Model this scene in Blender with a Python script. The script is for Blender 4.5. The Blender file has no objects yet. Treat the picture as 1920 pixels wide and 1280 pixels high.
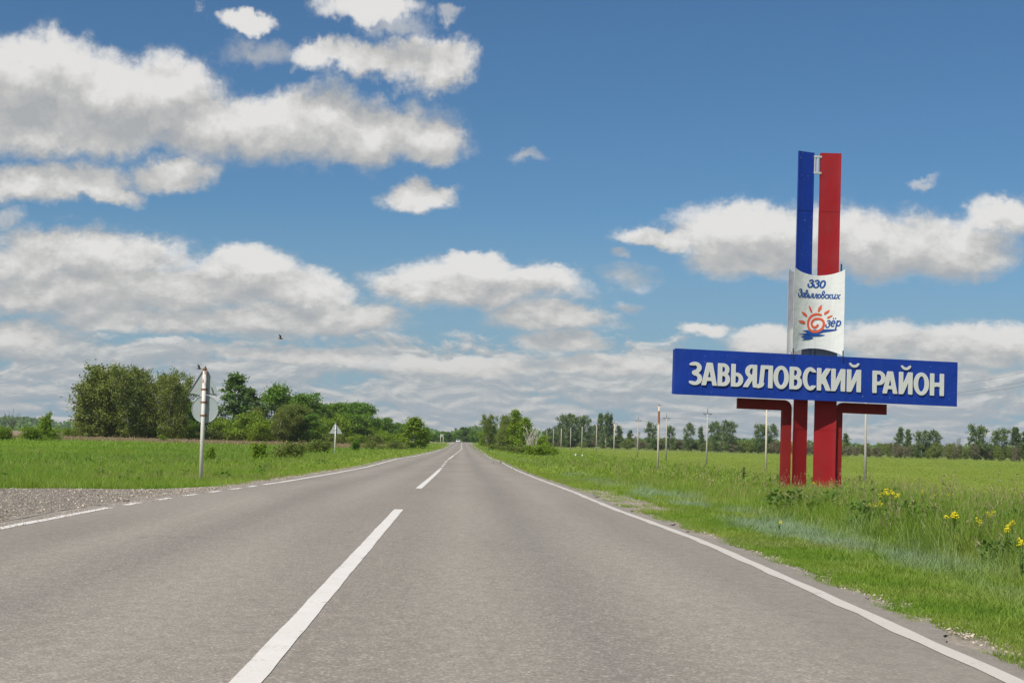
import bpy, math, random
import numpy as np
from mathutils import Vector, Matrix

random.seed(7)
rng = np.random.default_rng(7)
S = bpy.context.scene
COL = S.collection

# ------------------------------------------------------------------ camera
FPX = 2700.0                      # focal length for a 1920 px wide picture
CAM_H = 1.2
SLOPE = 0.027
cd = bpy.data.cameras.new('camera')
cd.sensor_width = 36; cd.lens = 36 * FPX / 1920
cd.clip_start = 0.1; cd.clip_end = 12000
cam = bpy.data.objects.new('camera', cd); COL.objects.link(cam)
yaw = math.atan((960 - 871) / FPX)
pitch = math.atan((823.4 - 640) / FPX)
roll = math.atan(SLOPE)
fwd = Vector((math.sin(yaw) * math.cos(pitch), math.cos(yaw) * math.cos(pitch), math.sin(pitch)))
rt0 = Vector((math.cos(yaw), -math.sin(yaw), 0))
up0 = rt0.cross(fwd)
rt = rt0 * math.cos(roll) + up0 * math.sin(roll)
up = up0 * math.cos(roll) - rt0 * math.sin(roll)
M = Matrix((rt, up, -fwd)).transposed().to_4x4()
M.translation = Vector((0, 0, CAM_H))
cam.matrix_world = M
S.camera = cam
C0 = Vector((0, 0, CAM_H))
def ray(px, py):
    return (fwd + rt * ((px - 960) / FPX) + up * ((640 - py) / FPX)).normalized()

# ------------------------------------------------------------------ view
S.render.engine = 'CYCLES'
S.view_settings.view_transform = 'Standard'
S.view_settings.look = 'None'
S.view_settings.exposure = 0.0
S.view_settings.gamma = 1.0
S.view_settings.use_curve_mapping = False
S.cycles.max_bounces = 6
S.cycles.diffuse_bounces = 3
S.cycles.transmission_bounces = 4
S.cycles.transparent_max_bounces = 6
S.cycles.volume_bounces = 0
S.cycles.caustics_reflective = False
S.cycles.caustics_refractive = False

# ------------------------------------------------------------------ sun
SUN_EL = math.radians(50)
to_sun = Vector((-0.60 * math.cos(SUN_EL), -0.80 * math.cos(SUN_EL), math.sin(SUN_EL))).normalized()
sl = bpy.data.lights.new('sun', 'SUN'); sl.energy = 4.4; sl.angle = math.radians(0.53); sl.color = (1.0, 0.94, 0.85)
so = bpy.data.objects.new('sun', sl); COL.objects.link(so)
so.rotation_euler = (-to_sun).to_track_quat('-Z', 'Y').to_euler()

# ------------------------------------------------------------------ node helper
class NT:
    def __init__(s, tree):
        s.t = tree
    def n(s, typ, **kw):
        nd = s.t.nodes.new(typ)
        for k, v in kw.items(): setattr(nd, k, v)
        return nd
    def put(s, sock, v):
        if v is None: return
        if isinstance(v, bpy.types.NodeSocket): s.t.links.new(v, sock)
        elif isinstance(v, (tuple, list)):
            v = tuple(v)
            if len(sock.default_value) == 4 and len(v) == 3: v = v + (1,)
            sock.default_value = v
        else:
            try: sock.default_value = v
            except TypeError: sock.default_value = (v,) * len(sock.default_value)
    def m(s, op, a, b=None, c=None, clamp=False):
        nd = s.n('ShaderNodeMath', operation=op, use_clamp=clamp)
        s.put(nd.inputs[0], a); s.put(nd.inputs[1], b); s.put(nd.inputs[2], c)
        return nd.outputs[0]
    def v(s, op, a, b=None, c=None, scale=None):
        nd = s.n('ShaderNodeVectorMath', operation=op)
        s.put(nd.inputs[0], a); s.put(nd.inputs[1], b)
        if c is not None: s.put(nd.inputs[2], c)
        if scale is not None: s.put(nd.inputs['Scale'], scale)
        return nd.outputs['Value'] if op in ('LENGTH', 'DOT_PRODUCT', 'DISTANCE') else nd.outputs['Vector']
    def sep(s, a):
        nd = s.n('ShaderNodeSeparateXYZ'); s.put(nd.inputs[0], a); return nd.outputs
    def comb(s, x=0.0, y=0.0, z=0.0):
        nd = s.n('ShaderNodeCombineXYZ'); s.put(nd.inputs[0], x); s.put(nd.inputs[1], y); s.put(nd.inputs[2], z); return nd.outputs[0]
    def noise(s, vec, scale=1.0, detail=2.0, rough=0.5, dist=0.0, dim='3D', col=False, lac=2.0):
        nd = s.n('ShaderNodeTexNoise', noise_dimensions=dim)
        s.put(nd.inputs['Vector'], vec); s.put(nd.inputs['Scale'], scale); s.put(nd.inputs['Detail'], detail)
        s.put(nd.inputs['Roughness'], rough); s.put(nd.inputs['Distortion'], dist); s.put(nd.inputs['Lacunarity'], lac)
        return nd.outputs['Color'] if col else nd.outputs['Fac']
    def voro(s, vec, scale=1.0, feature='F1', rand=1.0, out='Distance', dim='3D'):
        nd = s.n('ShaderNodeTexVoronoi', feature=feature, voronoi_dimensions=dim)
        if dim != '1D': s.put(nd.inputs['Vector'], vec)
        else: s.put(nd.inputs['W'], vec)
        s.put(nd.inputs['Scale'], scale); s.put(nd.inputs['Randomness'], rand)
        return nd.outputs[out]
    def mr(s, v, a, b, c=0.0, d=1.0, smooth=False):
        nd = s.n('ShaderNodeMapRange', interpolation_type='SMOOTHSTEP' if smooth else 'LINEAR')
        for i, x in enumerate((v, a, b, c, d)): s.put(nd.inputs[i], x)
        return nd.outputs[0]
    def mix(s, f, a, b):
        nd = s.n('ShaderNodeMix', data_type='RGBA')
        s.put(nd.inputs[0], f); s.put(nd.inputs[6], a); s.put(nd.inputs[7], b)
        return nd.outputs[2]

# ------------------------------------------------------------------ sky
def build_world():
    W = bpy.data.worlds.new('World'); S.world = W; W.use_nodes = True
    t = W.node_tree; t.nodes.clear(); N = NT(t)
    sky = N.n('ShaderNodeTexSky', sky_type='NISHITA', sun_disc=False)
    sky.sun_elevation = SUN_EL
    sky.sun_rotation = math.atan2(to_sun.x, to_sun.y)
    sky.altitude = 200; sky.air_density = 1.0; sky.dust_density = 0.6; sky.ozone_density = 2.0
    STR = 0.082
    skyc = N.v('MULTIPLY', sky.outputs[0], (STR * 0.50, STR * 0.78, STR * 0.98))
    d = N.n('ShaderNodeTexCoord').outputs['Generated']
    sx, sy, sz = N.sep(d)
    front = N.m('MAXIMUM', N.m('ABSOLUTE', sy), 0.08)
    X = N.m('DIVIDE', sx, front); Z = N.m('DIVIDE', N.m('MAXIMUM', sz, 0.0), front)
    isfront = N.mr(sy, 0.05, 0.3)
    P = N.comb(X, Z, N.m('MULTIPLY', isfront, 0.0))
    # features shrink toward the horizon as on a flat cloud deck
    den = N.m('ADD', Z, 0.10)
    U = N.m('MULTIPLY', X, 4.6)
    V = N.m('MULTIPLY', N.m('LOGARITHM', den, math.e), 1.45)
    NC = N.comb(U, V, N.mr(sy, -0.2, 0.2, 4.0, 0.0))
    nsz = N.m('MULTIPLY', den, 0.62)                 # local feature size
    w1 = N.v('SUBTRACT', N.noise(NC, 2.6, 5, 0.60, col=True), (0.5, 0.5, 0.5))
    w2 = N.v('SUBTRACT', N.noise(NC, 9.0, 5, 0.66, col=True), (0.5, 0.5, 0.5))
    wv = N.v('ADD', N.v('MULTIPLY', w1, (0.34, 0.21, 0)), N.v('MULTIPLY', w2, (0.12, 0.13, 0)))
    PW = N.v('ADD', P, N.v('SCALE', wv, scale=nsz))
    blobs = [
        (40,135,160,80,0),(180,168,170,76,0),(320,185,115,84,0),(120,235,280,62,0),(430,235,180,76,0),(580,240,170,74,0),
        (700,250,150,66,0),(795,268,100,44,.0),(700,115,120,46,0),(815,122,86,54,0),(600,105,74,34,.1),(480,90,74,30,.35),
        (452,32,58,28,.15),(700,14,112,38,.2),(735,50,66,26,.3),(855,30,30,15,.55),
        (70,340,190,46,0),(320,325,84,36,.05),(185,362,100,24,.2),(785,365,72,32,0),(985,297,42,14,.25),(8,408,34,22,.3),
        (160,472,210,46,0),(40,500,120,46,0),(250,535,340,50,0),(450,508,110,38,0),(560,545,108,40,0),(100,560,220,36,0),
        (180,600,100,30,.1),(340,602,160,32,.05),(500,600,140,38,0),(655,594,112,36,0),(50,640,115,40,.1),
        (900,540,212,46,0),(900,504,78,24,0),(1010,535,95,34,0),(790,542,96,34,0),(1030,598,122,34,0),(1050,645,100,22,.1),
        (875,632,36,11,.3),(1175,516,56,22,.3),(1165,572,28,12,.4),(1165,480,22,9,.5),
        (1250,445,80,24,.1),(1410,435,160,52,0),(1440,482,165,46,0),(1620,452,210,72,0),(1770,465,160,66,0),(1880,408,84,38,.15),
        (1325,612,56,17,.2),(1440,642,95,30,.05),(1660,640,95,42,0),(1790,655,145,46,0),(1890,645,90,36,0),(1710,338,40,11,.55),
        (1150,690,140,30,.1),(860,690,200,26,.15),(560,668,260,24,.15),
    ]
    wisps = [b[:4] + (0,) for b in blobs if b[4] >= 0.25]; blobs = [b for b in blobs if b[4] < 0.25]
    def blob_field(Pv, blobs=blobs):
        cur = None
        for cx, cy, rx, ry, pen in blobs:
            a = ray(cx, cy); c = (a.x / a.y, a.z / a.y)
            s1, s2 = FPX / rx, FPX / ry
            q = N.v('MULTIPLY_ADD', Pv, (s1, s2, 0), (-c[0] * s1, -c[1] * s2, pen * 1.6))
            L = N.v('LENGTH', q)
            if cur is None: cur = L
            else:
                nd = N.n('ShaderNodeMath', operation='SMOOTH_MIN')
                N.put(nd.inputs[0], cur); N.put(nd.inputs[1], L); nd.inputs[2].default_value = 0.14
                cur = nd.outputs[0]
        return N.m('SUBTRACT', 1.0, cur)
    # generic deck: cumulus puffs flattened by perspective, used round the rest of the sky and low down
    def puffs(Dv, sc):
        a = N.noise(Dv, sc, 8, 0.62, 0.45)
        return a
    low = N.mr(Z, 0.092, 0.050, 0, 1)                 # horizon deck gets denser
    out = N.mr(N.m('ABSOLUTE', N.m('SUBTRACT', X, 0.03)), 0.42, 0.60, 1, 0)
    inframe = N.m('MULTIPLY', N.m('MULTIPLY', out, isfront), N.mr(Z, 0.40, 0.33))
    # low puffs: shrink faster toward the horizon than the big clouds do
    el = N.m('MAXIMUM', sz, -0.01)
    az = N.m('ARCTAN2', sx, sy)
    LC = N.comb(N.m('MULTIPLY', az, 21.0), N.m('MULTIPLY', N.m('LOGARITHM', N.m('ADD', el, 0.045), math.e), 5.2), 3.0)
    zz = N.m('ADD', N.m('MAXIMUM', sz, 0.0), 0.10)
    GC = N.comb(N.m('DIVIDE', sx, zz), N.m('DIVIDE', sy, zz), 9.0)
    wlow = N.mr(sz, 0.19, 0.12)
    lo0 = puffs(LC, 0.95); lo1 = puffs(N.v('ADD', LC, (-0.05, 0.22, 0.0)), 0.95)
    ge0 = puffs(GC, 0.8); ge1 = puffs(N.v('ADD', GC, (-0.12, -0.16, 0.0)), 0.8)
    mx = lambda a, b: N.m('ADD', N.m('MULTIPLY', a, wlow), N.m('MULTIPLY', b, N.m('SUBTRACT', 1.0, wlow)))
    dk0 = mx(lo0, ge0); dk1 = mx(lo1, ge1)
    B0 = blob_field(PW)
    PO = N.v('ADD', PW, N.v('SCALE', (-0.04, 0.22, 0.0), scale=N.m('MULTIPLY', den, 0.40)))
    B1 = blob_field(PO)
    fine = N.m('SUBTRACT', N.noise(NC, 15.0, 6, 0.68), 0.5)
    med = N.m('SUBTRACT', N.noise(NC, 4.2, 7, 0.62), 0.5)
    med1 = N.m('SUBTRACT', N.noise(N.v('ADD', NC, (-0.015, 0.055, 0.0)), 4.2, 7, 0.62), 0.5)
    f0 = N.m('ADD', N.m('MULTIPLY', B0, 1.0), N.m('MULTIPLY_ADD', fine, 0.50, N.m('MULTIPLY', med, 1.0)))
    a_blob = N.m('MULTIPLY', N.mr(f0, -0.22, 0.38, smooth=True), inframe)
    fw = N.m('ADD', blob_field(PW, wisps), N.m('MULTIPLY_ADD', fine, 1.0, N.m('MULTIPLY', med, 1.3)))
    a_wisp = N.m('MULTIPLY', N.m('MULTIPLY', N.mr(fw, -0.25, 0.85, smooth=True), 0.62), inframe)
    thr = N.m('MULTIPLY_ADD', N.m('MULTIPLY', low, inframe), -0.33, N.mr(inframe, 0, 1, 0.50, 0.70))
    a_deck = N.mr(N.m('SUBTRACT', N.m('MULTIPLY_ADD', fine, 0.05, dk0), thr), -0.05, 0.09, smooth=True)
    a_deck = N.m('MULTIPLY', a_deck, N.mr(low, 0, 1, 0.9, 0.84))
    # light and shade of the cumulus
    rel = N.m('SUBTRACT', B0, B1)
    relm = N.m('SUBTRACT', med, med1)
    litb = N.m('ADD', N.m('MULTIPLY_ADD', rel, 0.62, 0.40), N.m('MULTIPLY_ADD', relm, 2.4, N.m('MULTIPLY_ADD', med, 0.30, N.m('MULTIPLY', fine, 0.30))))
    edge = N.mr(f0, 0.0, 1.1, 0.10, -0.12)
    litb = N.m('ADD', litb, edge, clamp=True)
    litd = N.m('MULTIPLY_ADD', N.m('SUBTRACT', dk0, dk1), 4.2, N.m('MULTIPLY_ADD', fine, 0.25, 0.34), clamp=True)
    wb = N.mr(N.m('SUBTRACT', a_blob, N.m('MULTIPLY', a_deck, 0.25)), 0.0, 0.6)
    lit = N.m('ADD', N.m('MULTIPLY', litb, wb), N.m('MULTIPLY', litd, N.m('SUBTRACT', 1.0, wb)))
    cA = N.mix(N.mr(lit, 0, 0.5), (0.42, 0.432, 0.44), (0.56, 0.553, 0.535))
    cloud = N.mix(N.mr(lit, 0.45, 1.0), cA, (0.80, 0.785, 0.76))
    hz = N.mr(Z, 0.10, 0.0, 0, 0.72)
    cloud = N.mix(hz, cloud, N.mix(N.mr(lit, 0.2, 0.75), (0.34, 0.395, 0.44), (0.56, 0.54, 0.505)))
    skyc = N.mix(N.mr(Z, 0.16, 0.0, 0, 0.75), skyc, (0.27, 0.38, 0.49))
    alpha = N.m('MAXIMUM', N.m('MAXIMUM', N.m('MULTIPLY', a_blob, 0.96), a_wisp), a_deck)
    alpha = N.m('MULTIPLY', alpha, N.mr(sz, -0.01, 0.004))
    col = N.mix(alpha, skyc, cloud)
    bg = N.n('ShaderNodeBackground'); N.put(bg.inputs[0], col); bg.inputs[1].default_value = 1.0
    o = N.n('ShaderNodeOutputWorld'); t.links.new(bg.outputs[0], o.inputs[0])
    W.cycles.sampling_method = 'MANUAL'; W.cycles.sample_map_resolution = 256
build_world()

# ------------------------------------------------------------------ object helpers
def tag(o, label=None, cat=None, group=None, kind=None):
    if label: o['label'] = label
    if cat: o['category'] = cat
    if group: o['group'] = group
    if kind: o['kind'] = kind
    return o
def link(name, me, parent=None, loc=None):
    o = bpy.data.objects.new(name, me); COL.objects.link(o)
    if parent is not None: o.parent = parent
    if loc is not None: o.location = loc
    return o
def empty(name, loc=(0, 0, 0), rot=(0, 0, 0)):
    o = bpy.data.objects.new(name, None); COL.objects.link(o); o.location = loc; o.rotation_euler = rot
    o.empty_display_size = 0.3
    return o
class MB:
    def __init__(s): s.v = []; s.f = []; s.mi = []
    def add(s, vs, fs, mi=0):
        b = len(s.v); s.v += [tuple(p) for p in vs]; s.f += [tuple(b + i for i in f) for f in fs]; s.mi += [mi] * len(fs)
    def box(s, x0, x1, y0, y1, z0, z1, mi=0):
        vs = [(x, y, z) for z in (z0, z1) for y in (y0, y1) for x in (x0, x1)]
        s.add(vs, [(0, 2, 3, 1), (4, 5, 7, 6), (0, 1, 5, 4), (2, 6, 7, 3), (0, 4, 6, 2), (1, 3, 7, 5)], mi)
    def prism(s, pts, a, b, axis='y', mi=0):
        n = len(pts)
        if axis == 'y': A = [(p[0], a, p[1]) for p in pts]; B = [(p[0], b, p[1]) for p in pts]
        elif axis == 'z': A = [(p[0], p[1], a) for p in pts]; B = [(p[0], p[1], b) for p in pts]
        else: A = [(a, p[0], p[1]) for p in pts]; B = [(b, p[0], p[1]) for p in pts]
        s.add(A + B, [tuple(range(n)), tuple(range(2 * n - 1, n - 1, -1))] + [(i, n + i, n + (i + 1) % n, (i + 1) % n) for i in range(n)], mi)
    def tube(s, pts, rad, n=8, mi=0, cap=True):
        pts = [Vector(p) for p in pts]
        if not hasattr(rad, '__len__'): rad = [rad] * len(pts)
        base = len(s.v); ref = Vector((0.13, 0.97, 0.21))
        for i, p in enumerate(pts):
            d = (pts[min(i + 1, len(pts) - 1)] - pts[max(i - 1, 0)]).normalized()
            a = d.cross(ref)
            if a.length < 1e-3: a = d.cross(Vector((1, 0, 0)))
            a.normalize(); b = d.cross(a)
            for k in range(n):
                t = 2 * math.pi * k / n
                s.v.append(tuple(p + (a * math.cos(t) + b * math.sin(t)) * rad[i]))
        for i in range(len(pts) - 1):
            for k in range(n):
                k2 = (k + 1) % n
                s.f.append((base + i * n + k, base + i * n + k2, base + (i + 1) * n + k2, base + (i + 1) * n + k)); s.mi.append(mi)
        if cap:
            s.f.append(tuple(base + k for k in range(n))[::-1]); s.mi.append(mi)
            e = base + (len(pts) - 1) * n
            s.f.append(tuple(e + k for k in range(n))); s.mi.append(mi)
    def mesh(s, name, mats, smooth=False, fix=True):
        me = bpy.data.meshes.new(name); me.from_pydata(s.v, [], s.f)
        for m in (mats if isinstance(mats, (list, tuple)) else [mats]): me.materials.append(m)
        if any(s.mi): me.polygons.foreach_set('material_index', s.mi)
        if fix:
            import bmesh
            b = bmesh.new(); b.from_mesh(me); bmesh.ops.recalc_face_normals(b, faces=b.faces); b.to_mesh(me); b.free()
        if smooth: me.polygons.foreach_set('use_smooth', [True] * len(me.polygons))
        me.update(); return me
    def obj(s, name, mats, parent=None, smooth=False):
        return link(name, s.mesh(name, mats, smooth), parent)
def np_mesh(name, V, F, mats, smooth=False):
    """V (n,3), F (m,k) arrays"""
    me = bpy.data.meshes.new(name)
    V = np.asarray(V, dtype=np.float32); F = np.asarray(F, dtype=np.int32); k = F.shape[1]
    me.vertices.add(len(V)); me.vertices.foreach_set('co', V.ravel())
    me.loops.add(F.size); me.loops.foreach_set('vertex_index', F.ravel())
    me.polygons.add(len(F)); me.polygons.foreach_set('loop_start', np.arange(len(F), dtype=np.int32) * k)
    try: me.polygons.foreach_set('loop_total', np.full(len(F), k, dtype=np.int32))
    except Exception: pass
    for m in (mats if isinstance(mats, (list, tuple)) else [mats]): me.materials.append(m)
    if smooth: me.polygons.foreach_set('use_smooth', [True] * len(F))
    me.update(calc_edges=True); me.validate()
    return me

# ------------------------------------------------------------------ terrain functions
def sstep(a, b, x):
    t = np.clip((np.asarray(x, float) - a) / (b - a), 0, 1); return t * t * (3 - 2 * t)
ZY = np.array([-60, 0, 24, 34, 52, 71, 90, 107, 135, 170, 235, 310, 390, 475, 560, 650, 700, 780, 950, 1300, 4000, 9000.])
ZZ = np.array([0, 0, 0.0, -.03, -.20, -.34, -.385, -.43, -.66, -.80, -.96, -1.10, -1.14, -1.0, -.86, -.72, -.80, -1.6, -2.6, -3.2, -3.4, -3.4])
_t = np.arange(-60, 9001, 2.0); _z = np.interp(_t, ZY, ZZ)
for _ in range(3): _z[1:-1] = (_z[:-2] + _z[1:-1] * 2 + _z[2:]) / 4
def zroad(y): return np.interp(y, _t, _z)
def xc(y): return -1.0 + 1.0 * sstep(110, 320, y)
def terrain(x, y):
    x = np.asarray(x, float); y = np.asarray(y, float)
    s = x - xc(y); a = np.abs(s)
    zr = zroad(y)
    far = sstep(700, 1400, y)
    baseR = -1.75; baseL = -0.95 - 0.25 * sstep(200, 420, y)
    base = np.where(s > 0, baseR, baseL)
    w = np.where(s > 0, sstep(9.5, 38, a), sstep(8, 30, a))
    dropR = -np.interp(a, [0, 4.3, 5.6, 9, 16], [0, 0.0, .06, .13, .15])
    dropL = -np.interp(a, [0, 4.4, 5.6, 8, 16], [0, 0.0, .12, .24, .26])
    jn = sstep(8, 14, y) * (1 - sstep(29, 36, y))      # side road joins level
    dropL = dropL * (1 - 0.65 * jn)
    drop = np.where(s > 0, dropR, dropL)
    wL = np.where((s < 0), w * (1 - 0.6 * jn * (1 - sstep(20, 50, a))), w)
    bump = 0.035 * np.sin(x * 0.9 + 0.3 * y) * np.sin(y * 0.61 - x * 0.2) + 0.06 * np.sin(x * .11 + 1) * np.sin(y * .083)
    z = (zr + drop) * (1 - wL) + (base * (1 - far) + (-3.0) * far) * wL
    return z + bump * sstep(5.0, 9, a)
def tz(x, y): return float(terrain(x, y))
def gpt(px, py, h=0.0, dmax=900):
    d = ray(px, py); t0 = 3.0; t = t0
    while t < dmax:
        p = C0 + d * t
        if p.z < tz(p.x, p.y) + h: break
        t0 = t; t += 0.4 + t * 0.01
    for _ in range(20):
        tm = (t0 + t) / 2; p = C0 + d * tm
        if p.z < tz(p.x, p.y) + h: t = tm
        else: t0 = tm
    return C0 + d * t
def xat(px, y, py=832):
    d = ray(px, py); return d.x / d.y * y
def ztop(px, py, y):
    d = ray(px, py); return CAM_H + d.z / d.y * y

# road edge lines measured along the road (offset from the centre line)
LY = np.array([-30, 10, 16.5, 21, 24, 28, 32, 38, 60, 2000.]); LO = np.array([-4.45, -4.4, -4.36, -4.34, -4.26, -4.05, -3.80, -3.62, -3.6, -3.65])
def left_off(y): return np.interp(y, LY, LO)
RIGHT = 3.85
RY = np.arange(-40, 1000, 1.0); RO = np.interp(RY, [-40, 5, 9, 13, 16, 19.5, 22, 25, 30, 60, 1000], [3.90, 3.92, 3.95, 3.99, 4.02, 3.99, 3.90, 3.80, 3.76, 3.80, 3.84])
for _ in range(4): RO[1:-1] = (RO[:-2] + 2 * RO[1:-1] + RO[2:]) / 4
def right_off(y): return np.interp(y, RY, RO)

# ------------------------------------------------------------------ materials
def mat(name, build, disp=False):
    m = bpy.data.materials.new(name); m.use_nodes = True
    t = m.node_tree; t.nodes.clear(); N = NT(t)
    o = N.n('ShaderNodeOutputMaterial'); sh = build(N); t.links.new(sh, o.inputs[0])
    return m
def pbsdf(N, col, rough=0.6, metal=0.0, bump=None, bstr=0.3, bdist=0.02, spec=0.5):
    p = N.n('ShaderNodeBsdfPrincipled')
    N.put(p.inputs['Base Color'], col); N.put(p.inputs['Roughness'], rough); N.put(p.inputs['Metallic'], metal)
    N.put(p.inputs['Specular IOR Level'], spec)
    if bump is not None:
        b = N.n('ShaderNodeBump'); N.put(b.inputs['Height'], bump); b.inputs['Strength'].default_value = bstr; b.inputs['Distance'].default_value = bdist
        N.t.links.new(b.outputs[0], p.inputs['Normal'])
    return p.outputs[0]
def wpos(N): return N.n('ShaderNodeNewGeometry').outputs['Position']
def opos(N): return N.n('ShaderNodeTexCoord').outputs['Object']

def grass_color(N, pos):
    """colour of the turf at a world position; shared by the soil sheet and the blades"""
    x, y, z = N.sep(pos)
    p = N.v('MULTIPLY', pos, (1, 0.6, 0))
    n1 = N.noise(p, 0.035, 4, 0.6); n2 = N.noise(N.v('MULTIPLY', pos, (1, 1, 0)), 0.45, 4, 0.6)
    right = N.mr(x, 12, 40)
    left = N.mr(x, -9, -16)
    c = N.mix(N.mr(n1, .3, .7), (0.125, 0.235, 0.022), (0.225, 0.315, 0.036))
    c = N.mix(N.mr(n2, .42, .68), c, (0.255, 0.305, 0.062))
    n3 = N.noise(N.v('MULTIPLY', pos, (1, .8, 0)), 1.3, 4, 0.65)
    c = N.mix(N.mr(n3, .46, .34, 0, .5), c, (0.070, 0.165, 0.018))
    c = N.mix(N.mr(n3, .54, .70, 0, .7), c, (0.275, 0.335, 0.085))
    fieldR = N.mix(N.mr(N.noise(N.v('MULTIPLY', pos, (0.25, 1, 0)), 0.05, 4, 0.6), .3, .7), (0.180, 0.245, 0.040), (0.250, 0.310, 0.062))
    c = N.mix(N.m('MULTIPLY', right, 0.85), c, fieldR)
    fieldL = N.mix(N.mr(N.noise(N.v('MULTIPLY', pos, (0.3, 1, 0)), 0.06, 4, 0.6), .35, .7), (0.115, 0.225, 0.022), (0.190, 0.285, 0.036))
    c = N.mix(N.m('MULTIPLY', left, 0.7), c, fieldL)
    dry = N.mr(N.noise(N.v('MULTIPLY', pos, (0.5, 1, 0)), 0.16, 5, 0.62), .56, .72, 0, 0.8)
    dry = N.m('MULTIPLY', dry, N.mr(x, 44, 30, 0.12, 1.0))
    c = N.mix(dry, c, (0.27, 0.235, 0.115))
    # glaucous wheatgrass strip near the verge
    nb = N.noise(N.v('MULTIPLY', pos, (1, .5, 0)), 0.5, 3, 0.6)
    s = N.m('ADD', x, 1.05)
    band = N.m('MULTIPLY', N.mr(N.m('ADD', s, N.m('MULTIPLY', nb, 1.6)), 5.9, 6.4), N.mr(N.m('ADD', s, N.m('MULTIPLY', nb, 2.0)), 7.9, 7.1))
    band = N.m('MULTIPLY', band, N.mr(y, 9, 13)); band = N.m('MULTIPLY', band, N.mr(y, 75, 40, 0.25, 1))
    c = N.mix(N.m('MULTIPLY', N.m('MULTIPLY', band, 0.80), N.m('MULTIPLY', N.mr(N.noise(N.v('MULTIPLY', pos, (1, .30, 0)), .7, 3, .6), .45, .56), N.mr(y, 14, 17, .35, 1))), c, (0.245, 0.325, 0.215))
    # old dry grass below the left-hand wood
    db = N.m('MULTIPLY', N.mr(y, 215, 228), N.mr(x, -8, -24)); db = N.m('MULTIPLY', db, N.mr(n2, .25, .5, .45, 1))
    c = N.mix(db, c, (0.36, 0.265, 0.175))
    return N.v('MULTIPLY', c, (1.07, 1.05, 1.18))

def dirt_mask(N, pos):
    x, y, z = N.sep(pos)
    s = N.m('ADD', x, 1.05)
    n = N.noise(N.v('MULTIPLY', pos, (1, .7, 0)), 1.1, 4, 0.62)
    nn = N.m('MULTIPLY', N.m('SUBTRACT', n, 0.5), 2.2)
    edgeR = N.m('MULTIPLY', N.mr(N.m('ADD', s, nn), 4.85, 4.45), N.mr(s, 0, 1))
    patch = N.m('MULTIPLY', N.m('MULTIPLY', N.mr(y, 25, 28), N.mr(y, 42, 37)), N.mr(N.m('ADD', s, N.m('MULTIPLY', nn, .5)), 5.7, 5.3))
    edgeL = N.m('MULTIPLY', N.mr(N.m('SUBTRACT', s, nn), -4.75, -4.35), N.mr(s, 0, -1))
    side = N.m('MULTIPLY', N.mr(y, 31, 29), N.mr(s, -4, -4.4)); side = N.m('MULTIPLY', side, N.mr(y, 8, 12))
    m1 = N.m('MAXIMUM', N.m('MAXIMUM', edgeR, edgeL), N.m('MAXIMUM', N.m('MULTIPLY', patch, N.mr(s, 3, 4)), side), clamp=True)
    return N.m('MULTIPLY', m1, N.mr(N.m('ABSOLUTE', s), 90, 60))

def b_ground(N):
    pos = wpos(N)
    g = grass_color(N, pos)
    g = N.mix(N.mr(N.noise(N.v('MULTIPLY', pos, (1, .35, 0)), 2.2, 5, .7), .3, .75), N.v('SCALE', g, scale=0.62), g)
    y = N.sep(pos)[1]
    soil = N.mix(N.noise(pos, 3.0, 5, .7), (0.06, 0.062, 0.028), (0.13, 0.125, 0.06))
    near = N.mr(y, 60, 18, 0, 0.7)
    g = N.mix(near, g, soil)
    d = N.mix(N.noise(pos, 9.0, 6, .75), (0.22, 0.185, 0.14), (0.48, 0.41, 0.33))
    st = N.voro(pos, 34, out='Color')
    d = N.mix(0.35, d, N.mix(N.sep(st)[0], (0.12, 0.11, 0.10), (0.5, 0.46, 0.40)))
    c = N.mix(dirt_mask(N, pos), g, d)
    return pbsdf(N, c, 0.95, bump=N.noise(pos, 7, 6, .7), bstr=.5, bdist=.05, spec=.15)
M_ground = mat('ground', b_ground)

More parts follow.
